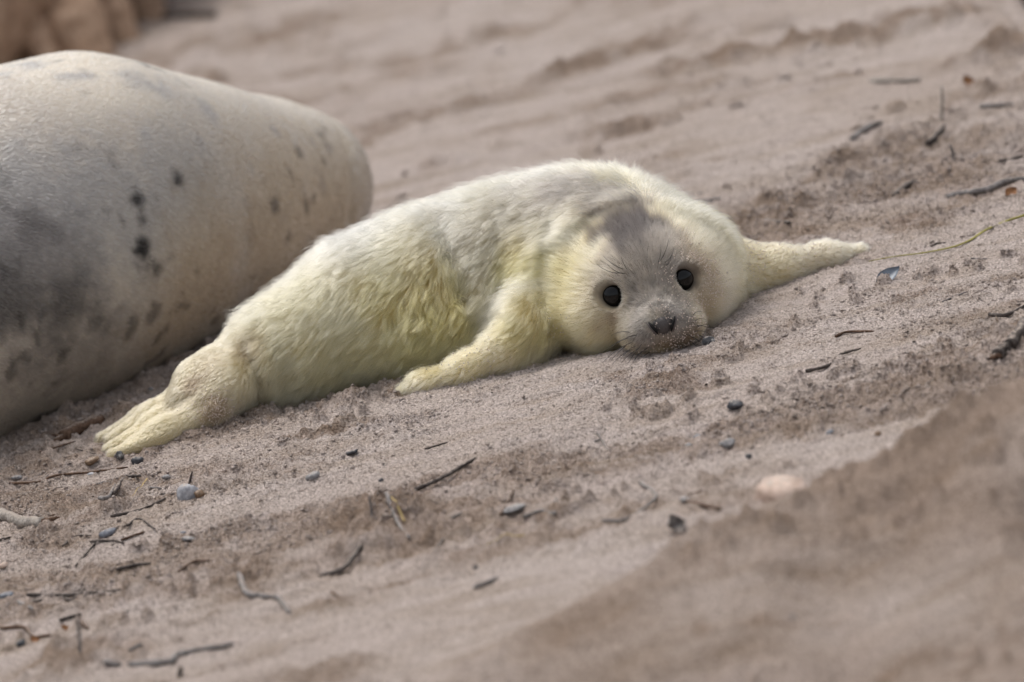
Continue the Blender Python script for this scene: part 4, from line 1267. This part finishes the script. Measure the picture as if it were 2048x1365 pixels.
PB = [
    ((243, 926), 18, 18, S_BAND, 'small black pebble with pale streaks at the hind flipper tip'),
    ((276, 927), 25, 19, S_DARK, 'rounded dark grey pebble right of the streaked black one'),
    ((184, 925), 30, 14, S_RUST, 'rusty orange pebble left of the hind flipper tip'),
    ((182, 937), 20, 7, S_PALE, 'flat pale blue pebble below the rusty orange one'),
    ((158, 920), 12, 8, S_DARK, 'tiny black pebble left of the rusty orange one'),
    ((33, 953), 24, 9, S_GREY, 'flat grey pebble near the left edge above the long thin twig'),
    ((213, 1058), 35, 17, S_BLUE, 'blue-grey domed pebble left of the V-shaped twig'),
    ((400, 992), 20, 20, S_RUST, 'dark brown pebble tucked behind the pale half-buried stone'),
    ((333, 957), 19, 11, S_GREY, 'small grey pebble above the pale half-buried stone'),
    ((376, 1077), 28, 9, S_GREY, 'long flat grey pebble below the pale half-buried stone'),
    ((366, 1068), 13, 7, S_BLUE, 'tiny blue pebble just above the long flat grey one'),
    ((14, 1196), 32, 19, S_BLUE, 'dark blue-grey pebble at the left edge beside the forked twig'),
    ((9, 1139), 19, 11, S_PEACH, 'small peach pebble at the left edge'),
    ((1455, 895), 34, 23, S_GREY, 'smooth rounded grey pebble below the pup head at right'),
    ((1472, 819), 34, 20, S_DARK, 'smooth dark slate pebble between pup chin and the grey pebble'),
    ((1388, 844), 17, 10, S_BLUE, 'tiny flat blue pebble left of the dark slate pebble'),
    ((1378, 894), 15, 11, S_GREY, 'tiny grey pebble left of the smooth rounded grey one'),
    ((1497, 913), 13, 12, S_DARK, 'tiny black pebble right of the smooth rounded grey one'),
    ((1420, 692), 29, 25, S_BAND, 'sandy black pebble right beside the mouth of the pup'),
    ((763, 964), 12, 10, S_DARK, 'tiny black pebble left of the straight smooth dark stick'),
    ((626, 956), 30, 15, S_GREY, 'sand-covered dark pebble midway below the pup belly'),
    ((705, 905), 26, 9, S_DARK, 'flat dark pebble on the sand below the fore flipper'),
    ((1660, 866), 17, 8, S_BLUE, 'tiny blue pebble at the foot of the near dune'),
    ((1757, 872), 14, 14, S_RUST, 'tiny orange-brown pebble at the foot of the near dune'),
    ((1370, 1002), 20, 11, S_GREY, 'small blurred grey pebble near the hooked grey twig'),
    ((1030, 1019), 46, 15, S_GREY, 'flat grey pebble in front of the brown split twig'),
    ((952, 1139), 11, 8, S_DARK, 'tiny dark pebble on the smooth sand near the bottom'),
    ((135, 1292), 26, 13, S_PALE, 'whitish pebble beside the thin upright stalk'),
    ((43, 1290), 22, 14, S_DARK, 'dark pebble below the curved brown twig at lower left'),
    ((280, 716), 38, 13, S_RUST, 'reddish brown lump against the belly of the adult seal'),
    ((240, 750), 13, 9, S_DARK, 'tiny dark pebble between the adult seal and the pup knee'),
    ((300, 773), 10, 8, S_GREY, 'tiny grey pebble left of the pup knee'),
    ((1585, 1235), 9, 7, S_GREY, 'tiny pebble on the near dune'),
    ((88, 858), 18, 8, S_DARK, 'small dark pebble in front of the adult seal belly'),
]
for i, (p, w, h, m, lab) in enumerate(PB):
    pebble(p, w, h, m, lab, seed=i)
pebble((376, 992), 46, 44, S_PALE, 'pale grey stone half buried on edge in the sand', cat='stone', name='stone', group=None, seed=5, sink=0.34)
pebble((1562, 985), 108, 58, S_PEACH, 'large peach-coloured domed stone behind the near dune lip', cat='stone', name='stone', group=None, seed=8, sink=0.27)

blade([(1738, 526), (1800, 516), (1860, 508), (1925, 490), (1985, 462), (2060, 430)], 6.5, G_GREEN, 'long yellow-green grass blade lying on the sand at the right edge')
blade([(266, 998), (282, 980), (296, 962)], 3.0, G_STRAW, 'thin pale straw beside the thick mottled twig', lift=0.004)
blade([(972, 1092), (1010, 1084), (1050, 1076)], 5.0, G_STRAW, 'short yellow straw low in the middle of the sand')
blade([(778, 1022), (802, 1014)], 5.0, G_STRAW, 'orange straw bit on top of the crumbled sand mound')
scrap((1778, 560), 58, 30, SHELL, 'shiny blue-grey shell sliver with a dark tip right of the pup', name='shell', cat='shell', tilt=(0.7, -0.25, 0.35), lift=0.55)
scrap((1936, 167), 26, 24, LEAF, 'curled brown leaf scrap far back at upper right', tilt=(0.9, 0.3, 0.4), group='dry leaf scraps')
scrap((2024, 397), 30, 22, LEAF, 'brown leaf scrap below the long knotty stick', tilt=(0.8, -0.2, 0.5), group='dry leaf scraps')
scrap((70, 1282), 20, 16, LEAF, 'small brown leaf scrap under the curved brown twig', tilt=(0.8, 0.3, 0.2), group='dry leaf scraps')
scrap((130, 1258), 22, 18, LEAF, 'small brown leaf scrap by the thin upright stalk', tilt=(0.7, 0.3, 0.9), group='dry leaf scraps')
scrap((1348, 1062), 42, 40, B_GREY, 'curled grey-brown leaf on the edge of the near dune', tilt=(1.0, 0.3, 0.7), group='dry leaf scraps', curl=0.8)

# ------------------------------------------------------------------ loose sand crumbs and specks
def scatter(name, n, region, size, mat, label, keepfun=None, dark=False):
    bv = np.array([(1, 0, 0), (0, 1, 0), (-1, 0, 0), (0, -1, 0), (0, 0, 1), (0, 0, -1)], float)
    bf = np.array([(0, 1, 4), (1, 2, 4), (2, 3, 4), (3, 0, 4), (1, 0, 5), (2, 1, 5), (3, 2, 5), (0, 3, 5)])
    x = RNG.uniform(region[0], region[1], n); y = RNG.uniform(region[2], region[3], n)
    if keepfun is not None:
        k = RNG.random(n) < keepfun(x, y)
        x, y = x[k], y[k]
    n = len(x)
    z = ground_z(x, y)
    s = size[0] + (size[1] - size[0]) * RNG.random(n) ** 3
    st = np.stack([s * RNG.uniform(0.7, 1.5, n), s * RNG.uniform(0.7, 1.3, n), s * RNG.uniform(0.6, 1.0, n)], -1)
    if dark: st[:, 0] *= RNG.uniform(1, 3.0, n)
    jit = 1 + 0.22 * RNG.normal(size=(n, len(bv), 1))
    V = bv[None] * jit * st[:, None]
    a = RNG.uniform(-0.8, 0.8, n); c, sn = np.cos(a)[:, None], np.sin(a)[:, None]
    V = np.stack([V[..., 0] * c - V[..., 1] * sn, V[..., 0] * sn + V[..., 1] * c, V[..., 2]], -1)
    V = V + np.stack([x, y, z + st[:, 2] * 0.15], -1)[:, None]
    F = (bf[None] + (np.arange(n) * len(bv))[:, None, None]).reshape(-1, 3)
    o = fast_mesh(name, V.reshape(-1, 3), F, mat)
    tag(o, label, None, None, 'stuff')
    return o


def rough_at(x, y):
    m = rough_mask(x, y)
    return np.clip(0.02 + 0.55 * m * (0.15 + sstep(-0.1, 0.4, fbm(x * 22, y * 22, 2, 301))) + 0.8 * clods(x, y)[0], 0, 1)


scatter('sand_crumbs', 150000, (-0.85, 0.85, -0.8, 0.75), (0.0008, 0.0036), sand, 'loose crumbs of moist sand scattered over the beach', rough_at)
scatter('sand_clods', 4000, (-1.2, 1.6, 0.5, 3.2), (0.003, 0.009), sand, 'larger clods of sand on the far beach', lambda x, y: 0.05 + 0.6 * sstep(0.05, 0.4, fbm(x * 2.2, y * 2.4, 3, 311)))
scatter('dark_specks', 260, (-0.85, 0.85, -0.9, 0.9), (0.0007, 0.0026), B_DARK, 'tiny dark bits of bark and plant litter on the sand', None, True)


def dusting():
    """grains of sand caught in the pup's coat"""
    spots = [((0.262, -0.205, 0.07), 0.035, 420), ((0.25, -0.205, 0.105), 0.025, 160), ((0.205, -0.262, 0.06), 0.025, 60), ((0.228, -0.262, 0.03), 0.025, 160),
             ((0.215, -0.225, 0.09), 0.015, 90), ((0.20, -0.268, 0.012), 0.03, 150), ((-0.395, -0.135, 0.03), 0.028, 420), ((0.32, -0.06, 0.06), 0.04, 420), ((0.40, -0.02, 0.03), 0.05, 300),
             ((-0.06, -0.195, 0.02), 0.06, 260), ((0.03, -0.20, 0.04), 0.04, 140), ((0.193, -0.276, 0.043), 0.012, 60)]
    Ps = []
    for c, r, n in spots:
        p = np.array(c) + RNG.normal(size=(n, 3)) * r * 0.6
        Ps.append(p)
    P = np.concatenate(Ps)
    for _ in range(4): P = P - sd_pup(P)[:, None] * sdf_grad(sd_pup, P)
    N = sdf_grad(sd_pup, P)
    near = np.linalg.norm(P - np.array([0.192, -0.262, 0.045]), axis=1)
    off = np.where((P[:, 1] < -0.18) & (P[:, 0] > 0.1), 0.002 + 0.004 * sstep(0.03, 0.12, near), 0.005)
    P = P + N * (off * RNG.uniform(0.6, 1.4, len(P)))[:, None]
    keep = np.ones(len(P), bool)
    for e in EYEBALL: keep &= np.linalg.norm(P - np.array(e), axis=1) > 0.033
    P = P[keep & (P[:, 2] > 0.002)]
    bm = bmesh.new(); bmesh.ops.create_icosphere(bm, subdivisions=1, radius=1.0)
    bv = np.array([v.co[:] for v in bm.verts]); bf = np.array([[v.index for v in f.verts] for f in bm.faces]); bm.free()
    n = len(P)
    V = bv[None] * RNG.uniform(0.00035, 0.0010, (n, 1, 1)) * (1 + 0.2 * RNG.normal(size=(n, len(bv), 1))) + P[:, None]
    F = (bf[None] + (np.arange(n) * len(bv))[:, None, None]).reshape(-1, 3)
    o = fast_mesh('sand_grains', V.reshape(-1, 3), F, plain('sand_grain', (0.58, 0.48, 0.41), 0.8, 0.3))
    tag(o, 'grains of sand caught in the coat of the seal pup', None, None, 'stuff')


dusting()
